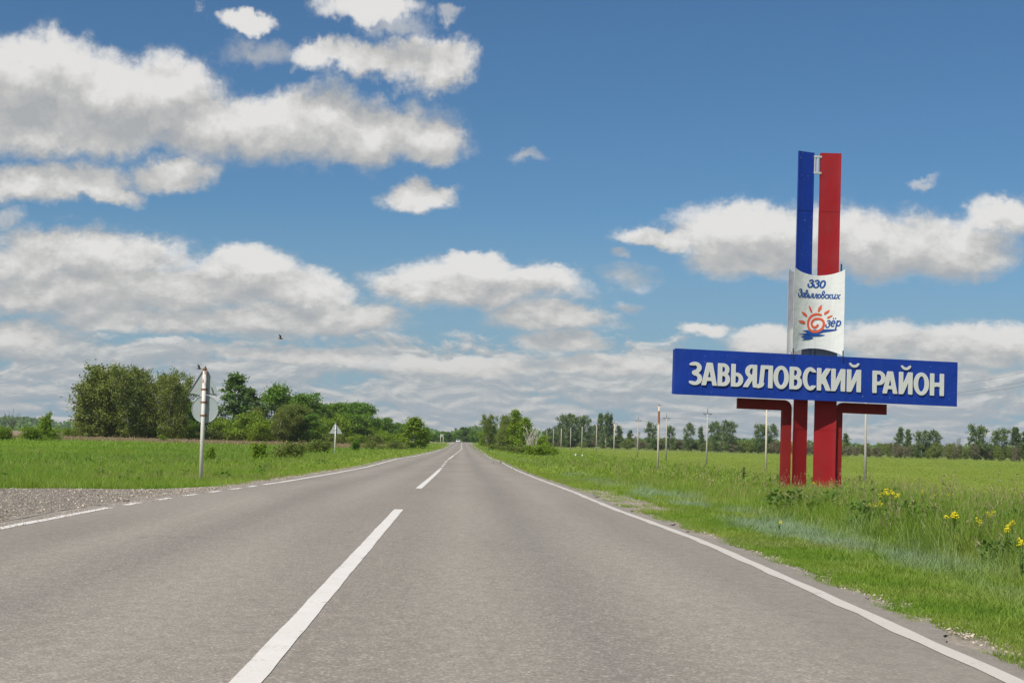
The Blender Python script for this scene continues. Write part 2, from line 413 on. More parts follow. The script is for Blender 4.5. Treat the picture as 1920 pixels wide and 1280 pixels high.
def asphalt_col(N):
    pos = wpos(N); x, y, z = N.sep(pos)
    big = N.noise(N.v('MULTIPLY', pos, (1, .12, 0)), 0.55, 4, .6)
    pat = N.noise(N.v('MULTIPLY', pos, (1, .5, 0)), 0.16, 3, .55)
    c = N.mix(N.mr(big, .3, .72), (0.259, 0.230, 0.193), (0.352, 0.313, 0.268))
    c = N.mix(N.mr(pat, .45, .7, 0, .5), c, (0.282, 0.255, 0.225))
    s = N.m('ADD', x, 1.05)
    # smooth fine strip near the shoulders, coarse in the lanes
    aa = N.m('ABSOLUTE', N.m('SUBTRACT', N.m('ABSOLUTE', s), 1.9))
    track = N.m('MULTIPLY', N.mr(N.m('ABSOLUTE', N.m('SUBTRACT', aa, 0.85)), 0.0, 0.6, 0.85, 0.0), N.mr(big, .3, .6, .4, 1))
    c = N.mix(N.mr(aa, .35, 0.0, 0, .32), c, (0.179, 0.172, 0.160))
    c = N.mix(track, c, (0.373, 0.335, 0.285))
    st = N.voro(pos, 60, out='Color'); r = N.sep(st)[0]
    g2 = N.noise(pos, 55, 3, .8)
    edge = N.mr(N.m('ABSOLUTE', s), 3.9, 3.0, 0.35, 1.0)
    spk = N.mr(r, 0.76, 0.98, 0, 0.50); spk = N.m('MULTIPLY', spk, edge)
    dk = N.mr(g2, .52, .36, 0, .6); dk = N.m('MULTIPLY', dk, edge)
    c = N.mix(dk, c, (0.111, 0.100, 0.086)); c = N.mix(spk, c, (0.603, 0.521, 0.426))
    med = N.noise(N.v('MULTIPLY', pos, (1, .6, 0)), 9, 4, .7)
    c = N.mix(N.mr(med, .55, .35, 0, .28), c, (0.145, 0.131, 0.115))
    # transverse cracks and patched strips
    wob = N.m('MULTIPLY', N.m('SUBTRACT', N.noise(N.comb(x, y, 0), 0.7, 4, .6), .5), 1.6)
    e = N.voro(N.m('ADD', y, wob), 1 / 19.0, feature='DISTANCE_TO_EDGE', dim='1D')
    wdt = N.mr(y, 25, 160, 0.0003, 0.014)
    cr = N.m('LESS_THAN', e, wdt); cr = N.m('MULTIPLY', cr, N.mr(N.noise(N.comb(x, y, 3), .5, 2, .5), .38, .50))
    c = N.mix(N.m('MULTIPLY', cr, .6), c, (0.098, 0.087, 0.068))
    oil = N.m('MAXIMUM', N.mr(N.noise(pos, 1.7, 2, .5), .735, .78, 0, .5), N.mr(N.noise(N.v('MULTIPLY', pos, (1, .25, 0)), .35, 5, .65), .56, .70, 0, .30))
    c = N.mix(oil, c, (0.145, 0.131, 0.115))
    return c, pos, g2
def b_asphalt(N):
    c, pos, g2 = asphalt_col(N)
    return pbsdf(N, c, 0.82, bump=N.m('ADD', g2, N.voro(pos, 62)), bstr=.5, bdist=.006, spec=.35)
M_asphalt = mat('asphalt', b_asphalt)
def b_line(N):
    c, pos, g2 = asphalt_col(N)
    w = N.noise(N.v('MULTIPLY', pos, (1, .55, 0)), 5, 7, .78)
    wear = N.mr(w, .58, .68, 0, .8)
    pock = N.mr(N.noise(pos, 38, 3, .7), .645, .70, 0, .85)
    x, y, z = N.sep(pos)
    dirty = N.mr(N.m('ADD', x, 1.05), 3.0, 3.6, 0.0, 0.6)
    white = N.mix(N.noise(pos, 3.3, 4, .6), (0.66, 0.62, 0.57), (0.80, 0.77, 0.72))
    white = N.mix(dirty, white, (0.50, 0.455, 0.40))
    return pbsdf(N, N.mix(N.m('MAXIMUM', wear, pock), white, c), .7, bump=g2, bstr=.3, bdist=.003, spec=.3)
M_line = mat('road_paint', b_line)

def b_gravel(N):
    pos = wpos(N); x, y, z = N.sep(pos)
    col = N.voro(pos, 26, out='Color'); r = N.sep(col)[0]; d = N.voro(pos, 26)
    tan = N.mr(N.m('ADD', y, N.m('MULTIPLY', N.noise(pos, .9, 3, .6), 3)), 22.5, 19.6)
    a = N.mix(r, (0.38, 0.335, 0.28), (0.62, 0.55, 0.47)); b = N.mix(r, (0.28, 0.21, 0.14), (0.60, 0.49, 0.37))
    c = N.mix(tan, a, b)
    c = N.mix(N.mr(N.noise(pos, 1.1, 4, .7), .35, .7, .0, .5), c, (0.20, 0.18, 0.155))
    c = N.mix(N.mr(d, .0, .5), c, N.v('SCALE', c, scale=.45))
    return pbsdf(N, c, .9, bump=d, bstr=.8, bdist=-.03, spec=.2)
M_gravel = mat('gravel', b_gravel)
def b_stone(N):
    r = N.n('ShaderNodeObjectInfo').outputs['Random']
    c = N.mix(r, (0.30, 0.26, 0.215), (0.64, 0.55, 0.44))
    return pbsdf(N, c, .85, spec=.2)
M_stone = mat('stone', b_stone)

def leafy(N, c, trans=0.35, rough=.6, spec=.25):
    p = pbsdf(N, c, rough, spec=spec)
    t = N.n('ShaderNodeBsdfTranslucent'); N.put(t.inputs[0], N.v('MULTIPLY', c, (1.25, 1.2, .6)))
    m = N.n('ShaderNodeMixShader'); m.inputs[0].default_value = trans
    N.t.links.new(p, m.inputs[1]); N.t.links.new(t.outputs[0], m.inputs[2]); return m.outputs[0]
def b_blade(tint, amt, var=1.0):
    def f(N):
        pos = wpos(N); r = N.n('ShaderNodeObjectInfo').outputs['Random']
        c = grass_color(N, pos)
        fx = N.mr(N.m('ABSOLUTE', N.sep(pos)[0]), 25, 45, .45, .12)
        c = N.mix(N.m('MULTIPLY', r, fx), N.v('SCALE', c, scale=1.18), N.v('MULTIPLY', c, (.45, .55, .5)))
        c = N.mix(amt, c, tint)
        return leafy(N, N.v('SCALE', c, scale=1.22), .42)
    return f
M_blade = mat('grass_blade', b_blade((0.1, 0.2, 0.03), .0))
M_seed = mat('grass_seed_head', b_blade((0.34, 0.30, 0.17), .75))
M_drystem = mat('dry_stem', lambda N: leafy(N, N.mix(N.n('ShaderNodeObjectInfo').outputs['Random'], (0.40, 0.33, 0.20), (0.30, 0.22, 0.13)), .2))

def b_leaf(c1, c2, c3=None):
    def f(N):
        oi = N.n('ShaderNodeObjectInfo').outputs['Random']
        n = N.noise(opos(N), .75, 3, .6)
        n2 = N.noise(opos(N), 7, 2, .5)
        c = N.mix(N.mr(n, .32, .68), c1, c2)
        c = N.mix(N.mr(n2, .3, .75, 0, .6), c, N.v('SCALE', c, scale=1.5))
        c = N.mix(N.mr(oi, 0, 1, 0, .35), c, c3 or c2)
        return leafy(N, c, .30, .55)
    return f
M_leaf = {
    'birch': mat('birch_leaf', b_leaf((0.134, 0.186, 0.035), (0.215, 0.249, 0.059), (0.162, 0.222, 0.040))),
    'dark': mat('dark_leaf', b_leaf((0.094, 0.204, 0.027), (0.167, 0.288, 0.036), (0.181, 0.288, 0.034))),
    'poplar': mat('poplar_leaf', b_leaf((0.095, 0.189, 0.044), (0.160, 0.254, 0.064), (0.131, 0.233, 0.052))),
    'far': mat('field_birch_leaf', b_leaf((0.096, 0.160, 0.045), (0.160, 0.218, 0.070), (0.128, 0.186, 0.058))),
    'bright': mat('bright_leaf', b_leaf((0.142, 0.242, 0.017), (0.230, 0.319, 0.026), (0.189, 0.277, 0.024))),
    'shrub': mat('shrub_leaf', b_leaf((0.127, 0.178, 0.039), (0.201, 0.236, 0.057), (0.184, 0.241, 0.046))),
    'grey': mat('dry_twig', b_leaf((0.185, 0.165, 0.100), (0.240, 0.215, 0.140), (0.16, 0.20, 0.07))),
}
M_bark = mat('bark', lambda N: pbsdf(N, N.mix(N.noise(opos(N), 6, 4, .7), (0.07, 0.055, 0.04), (0.19, 0.16, 0.125)), .9))
def b_birch(N):
    p = opos(N); n = N.noise(N.v('MULTIPLY', p, (1.2, 1.2, 3.5)), 2.2, 4, .7)
    return pbsdf(N, N.mix(N.mr(n, .56, .62), (0.58, 0.54, 0.47), (0.06, 0.05, 0.045)), .8)
M_birch = mat('birch_bark', b_birch)
M_dead = mat('dead_wood', lambda N: pbsdf(N, N.mix(N.noise(opos(N), 3, 4, .7), (0.36, 0.32, 0.27), (0.60, 0.56, 0.50)), .85))

def painted(c, dirt=(0.3, 0.28, 0.24), amt=.25, rough=.4, bs=.12, bscale=1.4, sc=1.0):
    def f(N):
        p = opos(N)
        n = N.noise(N.v('MULTIPLY', p, (1, 1, .5)), 2.3 * sc, 6, .7)
        cc = N.mix(N.mr(n, .45, .8, 0, amt), c, dirt)
        cc = N.mix(N.mr(N.noise(p, .8 * sc, 3, .5), .3, .7, 0, .5), cc, N.v('SCALE', cc, scale=.74))
        stx = N.noise(N.v('MULTIPLY', p, (7, 7, .30)), 1.6 * sc, 5, .65)
        cc = N.mix(N.mr(stx, .52, .75, 0, amt * .9), cc, dirt)
        cc = N.mix(N.mr(N.noise(p, 14 * sc, 2, .5), .70, .76, 0, .5), cc, (0.55, 0.52, 0.5) if c[2] > c[0] * 5 else dirt)
        h = N.noise(N.v('MULTIPLY', p, (1, 1, .8)), bscale, 3, .55)
        return pbsdf(N, cc, N.mr(n, .3, .7, rough, rough + .2), bump=h, bstr=bs, bdist=.12, spec=.25)
    return f
M_blue = mat('blue_sheet', painted((0.008, 0.043, 0.330), (0.025, 0.075, 0.31), .28, .42, .25, 1.3))
M_red = mat('red_sheet', painted((0.330, 0.010, 0.016), (0.23, 0.030, 0.028), .55, .45, .22, 1.6))
M_darkred = mat('dark_red_sheet', painted((0.255, 0.016, 0.016), (0.17, 0.03, 0.025), .35, .5, .15, 1.6))
M_wht = mat('white_sheet', painted((0.80, 0.81, 0.80), (0.50, 0.53, 0.52), .30, .38, .30, 1.9))
M_letter = mat('letter_face', painted((0.66, 0.67, 0.65), (0.44, 0.45, 0.44), .35, .5, .05, 3))
M_galv = mat('galvanised_sheet', painted((0.58, 0.585, 0.58), (0.25, 0.25, 0.25), .4, .45, .1, 3))
M_print_blue = mat('blue_print', lambda N: pbsdf(N, (0.012, 0.075, 0.33), .45))
M_print_red = mat('red_print', lambda N: pbsdf(N, (0.74, 0.115, 0.050), .45))
M_black = mat('black_iron', lambda N: pbsdf(N, (0.03, 0.03, 0.03), .6))
M_plate = mat('sign_back', painted((0.40, 0.45, 0.445), (0.28, 0.31, 0.31), .4, .42, .05, 6, 3))
M_plate_edge = mat('sign_rim', lambda N: pbsdf(N, (0.18, 0.19, 0.20), .5, .4))
def b_rustpole(a, b):
    def f(N):
        p = opos(N)
        n = N.noise(N.v('MULTIPLY', p, (6, 6, 2.5)), 2.2, 6, .75)
        z = N.sep(p)[2]
        w = N.mix(N.noise(p, 8, 4, .6), (0.80, 0.77, 0.72), (0.68, 0.64, 0.58))
        r = N.mix(N.noise(p, 20, 4, .6), (0.30, 0.115, 0.035), (0.16, 0.055, 0.02))
        return pbsdf(N, N.mix(N.mr(N.m('ADD', n, N.mr(z, a, b, 0, .16)), .60, .66), w, r), .7)
    return f
M_pole = mat('white_painted_pole', b_rustpole(2.7, 3.3))
M_rust = mat('rust', lambda N: pbsdf(N, N.mix(N.noise(opos(N), 20, 4, .7), (0.34, 0.15, 0.05), (0.14, 0.06, 0.03)), .85))
M_conc = mat('concrete_pole', lambda N: pbsdf(N, N.mix(N.noise(opos(N), 1.5, 5, .7), (0.36, 0.345, 0.31), (0.52, 0.49, 0.44)), .85))
M_concw = mat('pale_concrete_pole', lambda N: pbsdf(N, N.mix(N.noise(opos(N), 1.5, 5, .7), (0.54, 0.475, 0.375), (0.70, 0.63, 0.51)), .85))
M_flower = mat('yellow_petal', lambda N: leafy(N, N.mix(N.noise(opos(N), 9, 2, .5), (0.82, 0.66, 0.012), (0.86, 0.76, 0.03)), .25))
M_weed = mat('weed_leaf', lambda N: leafy(N, N.mix(N.noise(opos(N), 5, 3, .6), (0.070, 0.155, 0.026), (0.135, 0.23, 0.042)), .3))
M_fstem = mat('green_stem', lambda N: leafy(N, (0.12, 0.19, 0.04), .25))

# ------------------------------------------------------------------ terrain sheet
def axis(vals):
    out = [vals[0][0]]
    for a, b, st in vals:
        n = max(1, int(round((b - a) / st))); out += list(a + (b - a) * (np.arange(n) + 1) / n)
    return np.array(out)
ys = axis([(-60, -4, 8), (-4, 60, 1.0), (60, 160, 2.5), (160, 420, 6.5), (420, 900, 12), (900, 1600, 40), (1600, 9000, 400)])
xs = axis([(-7000, -600, 400), (-600, -120, 24), (-120, -34, 5), (-34, -12, 1.3), (-12, 22, .55), (22, 44, 1.6), (44, 160, 6), (160, 600, 22), (600, 7000, 400)])
XX, YY = np.meshgrid(xs, ys)
ZZg = terrain(XX, YY) - 0.012
V = np.stack([XX.ravel(), YY.ravel(), ZZg.ravel()], 1)
nx, ny = len(xs), len(ys)
ii = (np.arange(ny - 1)[:, None] * nx + np.arange(nx - 1)[None]).ravel()
tag(link('ground', np_mesh('ground', V, np.stack([ii, ii + 1, ii + nx + 1, ii + nx], 1), M_ground, True)), 'gently rolling grassland on both sides of the road', kind='structure')

def strip(name, y0, y1, lo, hi, dz, m, step=1.0, nx_=2, ragged=0.0):
    n = max(2, int((y1 - y0) / step) + 1)
    yy = np.linspace(y0, y1, n); cx = xc(yy)
    L = lo(yy) if callable(lo) else np.full(n, lo); R = hi(yy) if callable(hi) else np.full(n, hi)
    tt = np.linspace(0, 1, nx_)
    X = (cx + L)[:, None] * (1 - tt) + (cx + R)[:, None] * tt
    Y = np.repeat(yy[:, None], nx_, 1)
    Z = np.repeat(zroad(yy)[:, None], nx_, 1) + dz
    V = np.stack([X.ravel(), Y.ravel(), Z.ravel()], 1)
    i = (np.arange(n - 1)[:, None] * nx_ + np.arange(nx_ - 1)[None]).ravel()
    return np_mesh(name, V, np.stack([i, i + 1, i + nx_ + 1, i + nx_], 1), m, True)
def rag(y, seed, amp=.05):
    y = np.asarray(y, float)
    return amp * (np.sin(y * 3.1 + seed) + np.sin(y * 7.7 + 2 * seed) * .7 + np.sin(y * 17.3 + seed * 3) * .5 + np.sin(y * 1.1 + seed) * .8)
road = link('road', strip('road', -40, 900, lambda y: left_off(y) - .42 + rag(y, 1) + rag(y * .23, 4, .06), lambda y: right_off(y) + .27 + rag(y, 2, .04) + rag(y * .21, 5, .045), 0.004, M_asphalt, .15, 6))
tag(road, 'long straight two-lane grey asphalt road running to a distant crest', kind='structure')

# side road of gravel on the left
def side_road():
    x0s = np.concatenate([np.linspace(-60, -12, 60), np.linspace(-11.6, -4.95, 40)])
    V = []; 
    for x in x0s:
        t = (x + 60) / 55.4
        fl = sstep(-12, -4.6, x)
        yhi = 29.2 + 3.4 * fl + .12 * math.sin(x * 3.1) + .08 * math.sin(x * 8)
        ylo = 17.0 + .18 * math.sin(x * 2.3) + .1 * math.sin(x * 7.1)
        for k in range(9):
            y = ylo + (yhi - ylo) * k / 8
            V.append((x, y, tz(x, y) + 0.006))
    V = [(min(x, -1.0 + float(left_off(y)) - .36 + .05 * math.sin(y * 5)), y, z) for x, y, z in V]
    n = len(x0s); i = (np.arange(n - 1)[:, None] * 9 + np.arange(8)[None]).ravel()
    o = link('side_road', np_mesh('side_road', V, np.stack([i, i + 9, i + 10, i + 1], 1), M_gravel, True))
    tag(o, 'grey gravel side road joining the asphalt beside the first sign', kind='structure')
side_road()

def marking(name, y0, y1, lo, hi, lab, step=.5):
    o = link(name, strip(name, y0, y1, lo, hi, .008, M_line, step)); tag(o, lab, kind='structure'); return o
def lo_l(y): return left_off(y) - .06 + rag(y, 5, .010)
def hi_l(y): return left_off(y) + .08 + rag(y, 6, .006)
def lo_r(y): return right_off(y) - .07 + rag(y, 7, .010)
def hi_r(y): return right_off(y) + .06 + rag(y, 8, .006)
marking('edge_line', -30, 22.2, lo_l, hi_l, 'white edge line on the left before the side road')
yy = 23.0
while yy < 35:
    marking('edge_line_dash', yy, yy + 1.0, lo_l, hi_l, 'short white dash of the broken edge line across the side road', .25); yy += 1.95
marking('edge_line', 35.3, 640, lo_l, hi_l, 'white edge line on the left beyond the side road', 1.0)
marking('edge_line', -30, 640, lo_r, hi_r, 'dusty white edge line along the right side of the road', .5)
def dash(y0, y1): marking('centre_line_dash', y0, y1, lambda y: -.075 + rag(y, 3, .0022), lambda y: .075 + rag(y, 4, .0022), 'white dash of the centre line', .4)
dash(-10, gpt(742, 955).y)
dash(gpt(787, 916).y, gpt(832, 880).y)
y = gpt(832, 880).y + 1.4
while y < gpt(844, 863.5).y: dash(y, y + 3.0); y += 7.0
dash(gpt(846, 861).y, 165)
y = 172
while y < 620:
    dash(y, y + 9); y += 12.5

# ------------------------------------------------------------------ glyph outlines from distance fields
def contour_loops(f, x0, x1, y0, y1, h):
    gx = np.arange(x0, x1 + h, h); gy = np.arange(y0, y1 + h, h)
    A, B = np.meshgrid(gx, gy); F = f(A, B)
    F[0, :] = F[-1, :] = 1; F[:, 0] = F[:, -1] = 1
    F = np.where(np.abs(F) < 1e-6, 1e-6, F)
    seg = {}
    def ip(i, j, k, l):
        a, b = F[j, i], F[l, k]; t = a / (a - b)
        return (gx[i] + (gx[k] - gx[i]) * t, gy[j] + (gy[l] - gy[j]) * t)
    nxt = {}
    pts = {}
    for j in range(len(gy) - 1):
        for i in range(len(gx) - 1):
            c = (F[j, i] < 0) | ((F[j, i + 1] < 0) << 1) | ((F[j + 1, i + 1] < 0) << 2) | ((F[j + 1, i] < 0) << 3)
            if c in (0, 15): continue
            e = {0: ('h', i, j), 1: ('v', i + 1, j), 2: ('h', i, j + 1), 3: ('v', i, j)}
            co = {0: (i, j, i + 1, j), 1: (i + 1, j, i + 1, j + 1), 2: (i, j + 1, i + 1, j + 1), 3: (i, j, i, j + 1)}
            tab = {1: [(3, 0)], 2: [(0, 1)], 3: [(3, 1)], 4: [(1, 2)], 5: [(3, 2), (1, 0)], 6: [(0, 2)], 7: [(3, 2)], 8: [(2, 3)], 9: [(2, 0)], 10: [(0, 3), (2, 1)], 11: [(2, 1)], 12: [(1, 3)], 13: [(1, 0)], 14: [(0, 3)]}
            for a, b in tab[int(c)]:
                nxt[e[a]] = e[b]
                for q in (a, b): pts[e[q]] = ip(*co[q])
    loops = []
    while nxt:
        s0, cur = nxt.popitem(); lp = [pts[s0]]
        while cur != s0 and cur in nxt:
            lp.append(pts[cur]); cur = nxt.pop(cur)
        # simplify nearly straight runs
        out = []
        for k in range(len(lp)):
            a, b, c_ = lp[k - 1], lp[k], lp[(k + 1) % len(lp)]
            cr = abs((b[0] - a[0]) * (c_[1] - b[1]) - (b[1] - a[1]) * (c_[0] - b[0]))
            if cr > h * h * 0.012 or k % 12 == 0: out.append(b)
        if len(out) > 3: loops.append(out)
    return loops
def glyph_mesh(name, f, bbox, h, mats, depth, bevel=0.0):
    loops = contour_loops(f, *bbox, h)
    c = bpy.data.curves.new(name, 'CURVE'); c.dimensions = '2D'; c.fill_mode = 'BOTH' if depth else 'FRONT'; c.extrude = depth; c.bevel_depth = bevel; c.bevel_resolution = 0
    for lp in loops:
        sp = c.splines.new('POLY'); sp.points.add(len(lp) - 1); sp.use_cyclic_u = True
        for p, q in zip(sp.points, lp): p.co = (q[0], q[1], 0, 1)
    for m in mats: c.materials.append(m)
    o = bpy.data.objects.new(name, c); COL.objects.link(o)
    dg = bpy.context.evaluated_depsgraph_get(); dg.update()
    me = bpy.data.meshes.new_from_object(o.evaluated_get(dg)); me.name = name
    bpy.data.objects.remove(o); bpy.data.curves.remove(c)
    return me
def seg(x0, y0, x1, y1, w):                     # butt-ended bar
    dx, dy = x1 - x0, y1 - y0; L = math.hypot(dx, dy); ux, uy = dx / L, dy / L
    def f(A, B):
        px = (A - x0) * ux + (B - y0) * uy; py = -(A - x0) * uy + (B - y0) * ux
        return np.maximum(np.abs(px - L / 2) - L / 2, np.abs(py) - w / 2)
    return f
def rbar(x0, y0, x1, y1, w):                    # diagonal longer than needed, to be clipped
    dx, dy = x1 - x0, y1 - y0; L = math.hypot(dx, dy); ux, uy = dx / L, dy / L
    return seg(x0 - ux * .3, y0 - uy * .3, x1 + ux * .3, y1 + uy * .3, w)
def ring(cx, cy, rx, ry, wx, wy=None):          # elliptical ring, outer radii rx ry
    wy = wy or wx
    def f(A, B):
        q = np.hypot((A - cx) / rx, (B - cy) / ry) - 1; p = np.hypot((A - cx) / (rx - wx), (B - cy) / (ry - wy)) - 1
        return np.maximum(q * min(rx, ry), -p * min(rx - wx, ry - wy))
    return f
def U(*fs):
    def f(A, B):
        r = fs[0](A, B)
        for g in fs[1:]: r = np.minimum(r, g(A, B))
        return r
    return f
def I(*fs):
    def f(A, B):
        r = fs[0](A, B)
        for g in fs[1:]: r = np.maximum(r, g(A, B))
        return r
    return f
def cut(f, g): return lambda A, B: np.maximum(f(A, B), -g(A, B))
def rect(x0, x1, y0, y1): return lambda A, B: np.maximum(np.abs(A - (x0 + x1) / 2) - (x1 - x0) / 2, np.abs(B - (y0 + y1) / 2) - (y1 - y0) / 2)
def rightof(x): return lambda A, B: x - A
def leftof(x): return lambda A, B: A - x
W = .20
CAP = rect(-.5, 2, 0, 1)
def bowl(x0, x1, y0, y1, w=W, hw=.17):          # D-shaped bowl open to the left at x0
    ry = (y1 - y0) / 2; cy = (y0 + y1) / 2; rx = min(ry, (x1 - x0) * .62)
    return U(I(ring(x1 - rx, cy, rx, ry, w, hw), rightof(x1 - rx)), rect(x0, x1 - rx + .01, y0, y0 + hw), rect(x0, x1 - rx + .01, y1 - hw, y1))
def G_(ch, w):
    st = .2
    if ch == 'З':
        top = I(ring(w * .44, .745, w * .50, .265, .2, .155), lambda A, B: -np.maximum(.56 - B - (A > w * .6) * 9, w * .30 - A) if False else (np.where((A < w * .42) & (B < .80), 1.0, -1.0) * 0.02))
        def f(A, B):
            t = ring(w * .42, .755, w * .52, .255, .2, .15)(A, B)
            b = ring(w * .42, .275, w * .58, .285, .2, .15)(A, B)
            t = np.maximum(t, np.maximum(w * .34 - A, -9) * 1.0 * (B < .86) + -1 * (B >= .86))
            b = np.maximum(b, np.maximum(w * .34 - A, -9) * 1.0 * (B > .16) + -1 * (B <= .16))
            mid = rect(w * .22, w * .62, .455, .60)(A, B)
            tl = seg(w * .02, .83, w * .42, .955, .13)(A, B)
            r = np.minimum(np.minimum(t, b), mid)
            return np.maximum(r, -A - .0)
        return f
    if ch == 'А': return U(I(rbar(.095, 0, w / 2 - .03, 1, st), CAP), I(rbar(w - .095, 0, w / 2 + .03, 1, st), CAP), rect(w * .26, w * .74, .2, .35))
    if ch == 'В': return U(rect(0, st, 0, 1), bowl(0, w * .93, .46, 1, .19, .15), bowl(0, w, 0, .60, .2, .155))
    if ch == 'Ь': return U(rect(0, st, 0, 1), bowl(0, w, 0, .62, .2, .155))
    if ch == 'Я': return U(rect(w - st, w, 0, 1), lambda A, B: bowl(0, w - .08, .40, 1, .2, .155)(w - A, B), I(rbar(.09, 0, w - st - .02, .5, .2), rect(-.2, w - .1, 0, .45)))
    if ch == 'Л': return U(rect(w - st, w, 0, 1), rect(w * .26, w, .84, 1), I(rbar(w * .265, .16, w * .36, .98, .19), rect(0, w, .14, 1)), I(ring(.02, .20, .31, .22, .2, .17), rect(-.02, .35, -.05, .22)))
    if ch == 'О': return ring(w / 2, .5, w / 2, .515, .205, .165)
    if ch == 'С': return cut(ring(w * .56, .5, w * .56, .515, .205, .165), rect(w * .66, w * 1.4, .205, .795))
    if ch == 'К': return U(rect(0, st, 0, 1), I(rbar(st - .02, .42, w - .13, 1, .22), rect(.15, w, .3, 1)), I(rbar(w * .40, .62, w - .12, 0, .22), rect(.15, w + .02, 0, .64)))
    if ch in 'ИЙ':
        b = U(rect(0, st, 0, 1), rect(w - st, w, 0, 1), I(rbar(.12, 0.03, w - .12, .97, .19), rect(0, w, 0, 1)))
        if ch == 'Й': b = U(b, I(ring(w / 2, 1.30, .245, .205, .10, .115), rect(-1, 2, 1.0, 1.295)))
        return b
    if ch == 'Р': return U(rect(0, st, 0, 1), bowl(0, w, .36, 1, .2, .155))
    if ch == 'Н': return U(rect(0, st, 0, 1), rect(w - st, w, 0, 1), rect(0, w, .42, .59))

# ------------------------------------------------------------------ monument
MD = 52.7
mb0 = Vector((xat(1530, MD, 911), MD, 0)); mb0.z = tz(mb0.x, mb0.y) - .02
MROT = math.radians(8); MTILT = math.radians(0.60)
mon = empty('district_monument', mb0)
Rz = Matrix.Rotation(MROT, 4, 'Z'); Ry = Matrix.Rotation(MTILT, 4, 'Y')
mon.matrix_world = Matrix.Translation(mb0) @ Rz @ Ry
tag(mon, 'tall red, white and blue roadside monument bearing a long blue name board', 'monument')
MI = mon.matrix_world.inverted()
def mp(px, py, off=0.0):
    """point of the photograph on the monument's plane, off metres toward the road traffic"""
    o = MI @ C0; d = MI.to_3x3() @ ray(px, py)
    t = (-off - o.y) / d.y; p = o + d * t
    return p.x, p.z
# board: front at off=0
bl = (mp(1265.5, 657)[0] + mp(1263.5, 742)[0]) / 2; br = (mp(1796, 675)[0] + mp(1794, 759)[0]) / 2
bt = (mp(1266, 657)[1] + mp(1796, 675)[1]) / 2; bb = (mp(1263.5, 742)[1] + mp(1794, 759)[1]) / 2
BT = .34
def grid_panel(name, x0, x1, z0, z1, yfun, th, m, parent, nx=24, nz=10, zt=None, zb=None):
    """sheet with a curved or buckled face and real thickness; faces -y"""
    mb = MB(); us = np.linspace(0, 1, nx + 1); vs = np.linspace(0, 1, nz + 1)
    F = []; 
    for side in (0, 1):
        for v in vs:
            for u in us:
                x = x0 + (x1 - x0) * u
                b_ = z0 + (zb(u) if zb else 0); t_ = z1 + (zt(u) if zt else 0)
                z = b_ + (t_ - b_) * v
                F.append((x, yfun(x, z, u, v) + (th if side else 0), z))
    n = nx + 1; tot = n * (nz + 1); fs = []
    for j in range(nz):
        for i in range(nx):
            a = j * n + i; fs.append((a, a + 1, a + n + 1, a + n)); fs.append((tot + a, tot + a + n, tot + a + n + 1, tot + a + 1))
    for i in range(nx):
        fs.append((i, tot + i, tot + i + 1, i + 1)); a = nz * n + i; fs.append((a, a + 1, tot + a + 1, tot + a))
    for j in range(nz):
        a = j * n; fs.append((a, a + n, tot + a + n, tot + a)); a = j * n + nx; fs.append((a, tot + a, tot + a + n, a + n))
    mb.add(F, fs); o = mb.obj(name, m, parent, smooth=False)
    return o
board = MB(); board.box(bl + .02, br - .02, .012, BT, bb + .02, bt - .02)
board = board.obj('board', M_blue, mon)
cuts = [bl, bl + (br - bl) * .402, bl + (br - bl) * .60, br]
def buck(seed):
    return lambda x, z, u, v: -.004 + .014 * math.sin(x * 2.1 + seed) * math.sin(z * 3 + seed) * (1 - abs(2 * v - 1) ** 3) + .006 * math.sin(x * 9 + z * 4)
for i in range(3):
    grid_panel('face_panel', cuts[i] + (.004 if i else 0), cuts[i + 1] - (.004 if i < 2 else 0), bb, bt, buck(i * 2.3), .008, M_blue, board, 26, 8)
# letters, x ranges read in the photograph
LET = [('З', 170, 250), ('А', 248, 342), ('В', 347, 423), ('Ь', 430, 505), ('Я', 507, 590), ('Л', 592, 688), ('О', 693, 788), ('В', 793, 870), ('С', 875, 957), ('К', 963, 1050), ('И', 1052, 1138), ('Й', 1149, 1236),
       ('Р', 1308, 1388), ('А', 1372, 1462), ('Й', 1472, 1556), ('О', 1564, 1658), ('Н', 1665, 1751)]
baseline = bb + (bt - bb) * .225; capH = (bt - bb) * .495
for ch, a, b in LET:
    x0 = mp(1240 + a / 3.3103, 720)[0]; x1 = mp(1240 + b / 3.3103, 720)[0]
    w = (x1 - x0) / capH
    me = glyph_mesh('letter', G_(ch, w), (-.08, w + .1, -.08, 1.36), 1 / 34.0, [M_letter], .013 / capH, .003 / capH)
    o = link('letter', me, board)
    o.matrix_local = Matrix.Translation((x0, -.034, baseline)) @ Matrix.Rotation(math.pi / 2, 4, 'X') @ Matrix.Scale(capH, 4)
# pillars: hollow-faced uprights, outer edge forward
def upright(name, x0, x1, z0, z1, yo, yi, outer_left, th, m, parent, nseg=8):
    """bent steel sheet standing on end, outer edge forward"""
    pts = []
    for k in range(nseg + 1):
        t = k / nseg; s_ = t if outer_left else 1 - t
        pts.append((x0 + (x1 - x0) * t, yo + (yi - yo) * (s_ ** .75)))
    pts += [(x, y + th) for x, y in reversed(pts)]
    n = 3; first = None
    for k in range(n):
        a = z0 + (z1 - z0) * k / n; b = z0 + (z1 - z0) * (k + 1) / n ; o_ = .010 * (k % 2)
        mb = MB(); mb.prism([(x, y + o_) for x, y in pts], a, b, 'z')
        o = mb.obj(name if first is None else 'sheet', m, parent if first is None else first); first = first or o
    return first
mid = 835
pL0, pL1 = mp(1485.2, mid, -.5)[0], mp(1516, mid, -.5)[0]
pR0, pR1 = mp(1529.5, mid, -.5)[0], mp(1565.2, mid, -.5)[0]
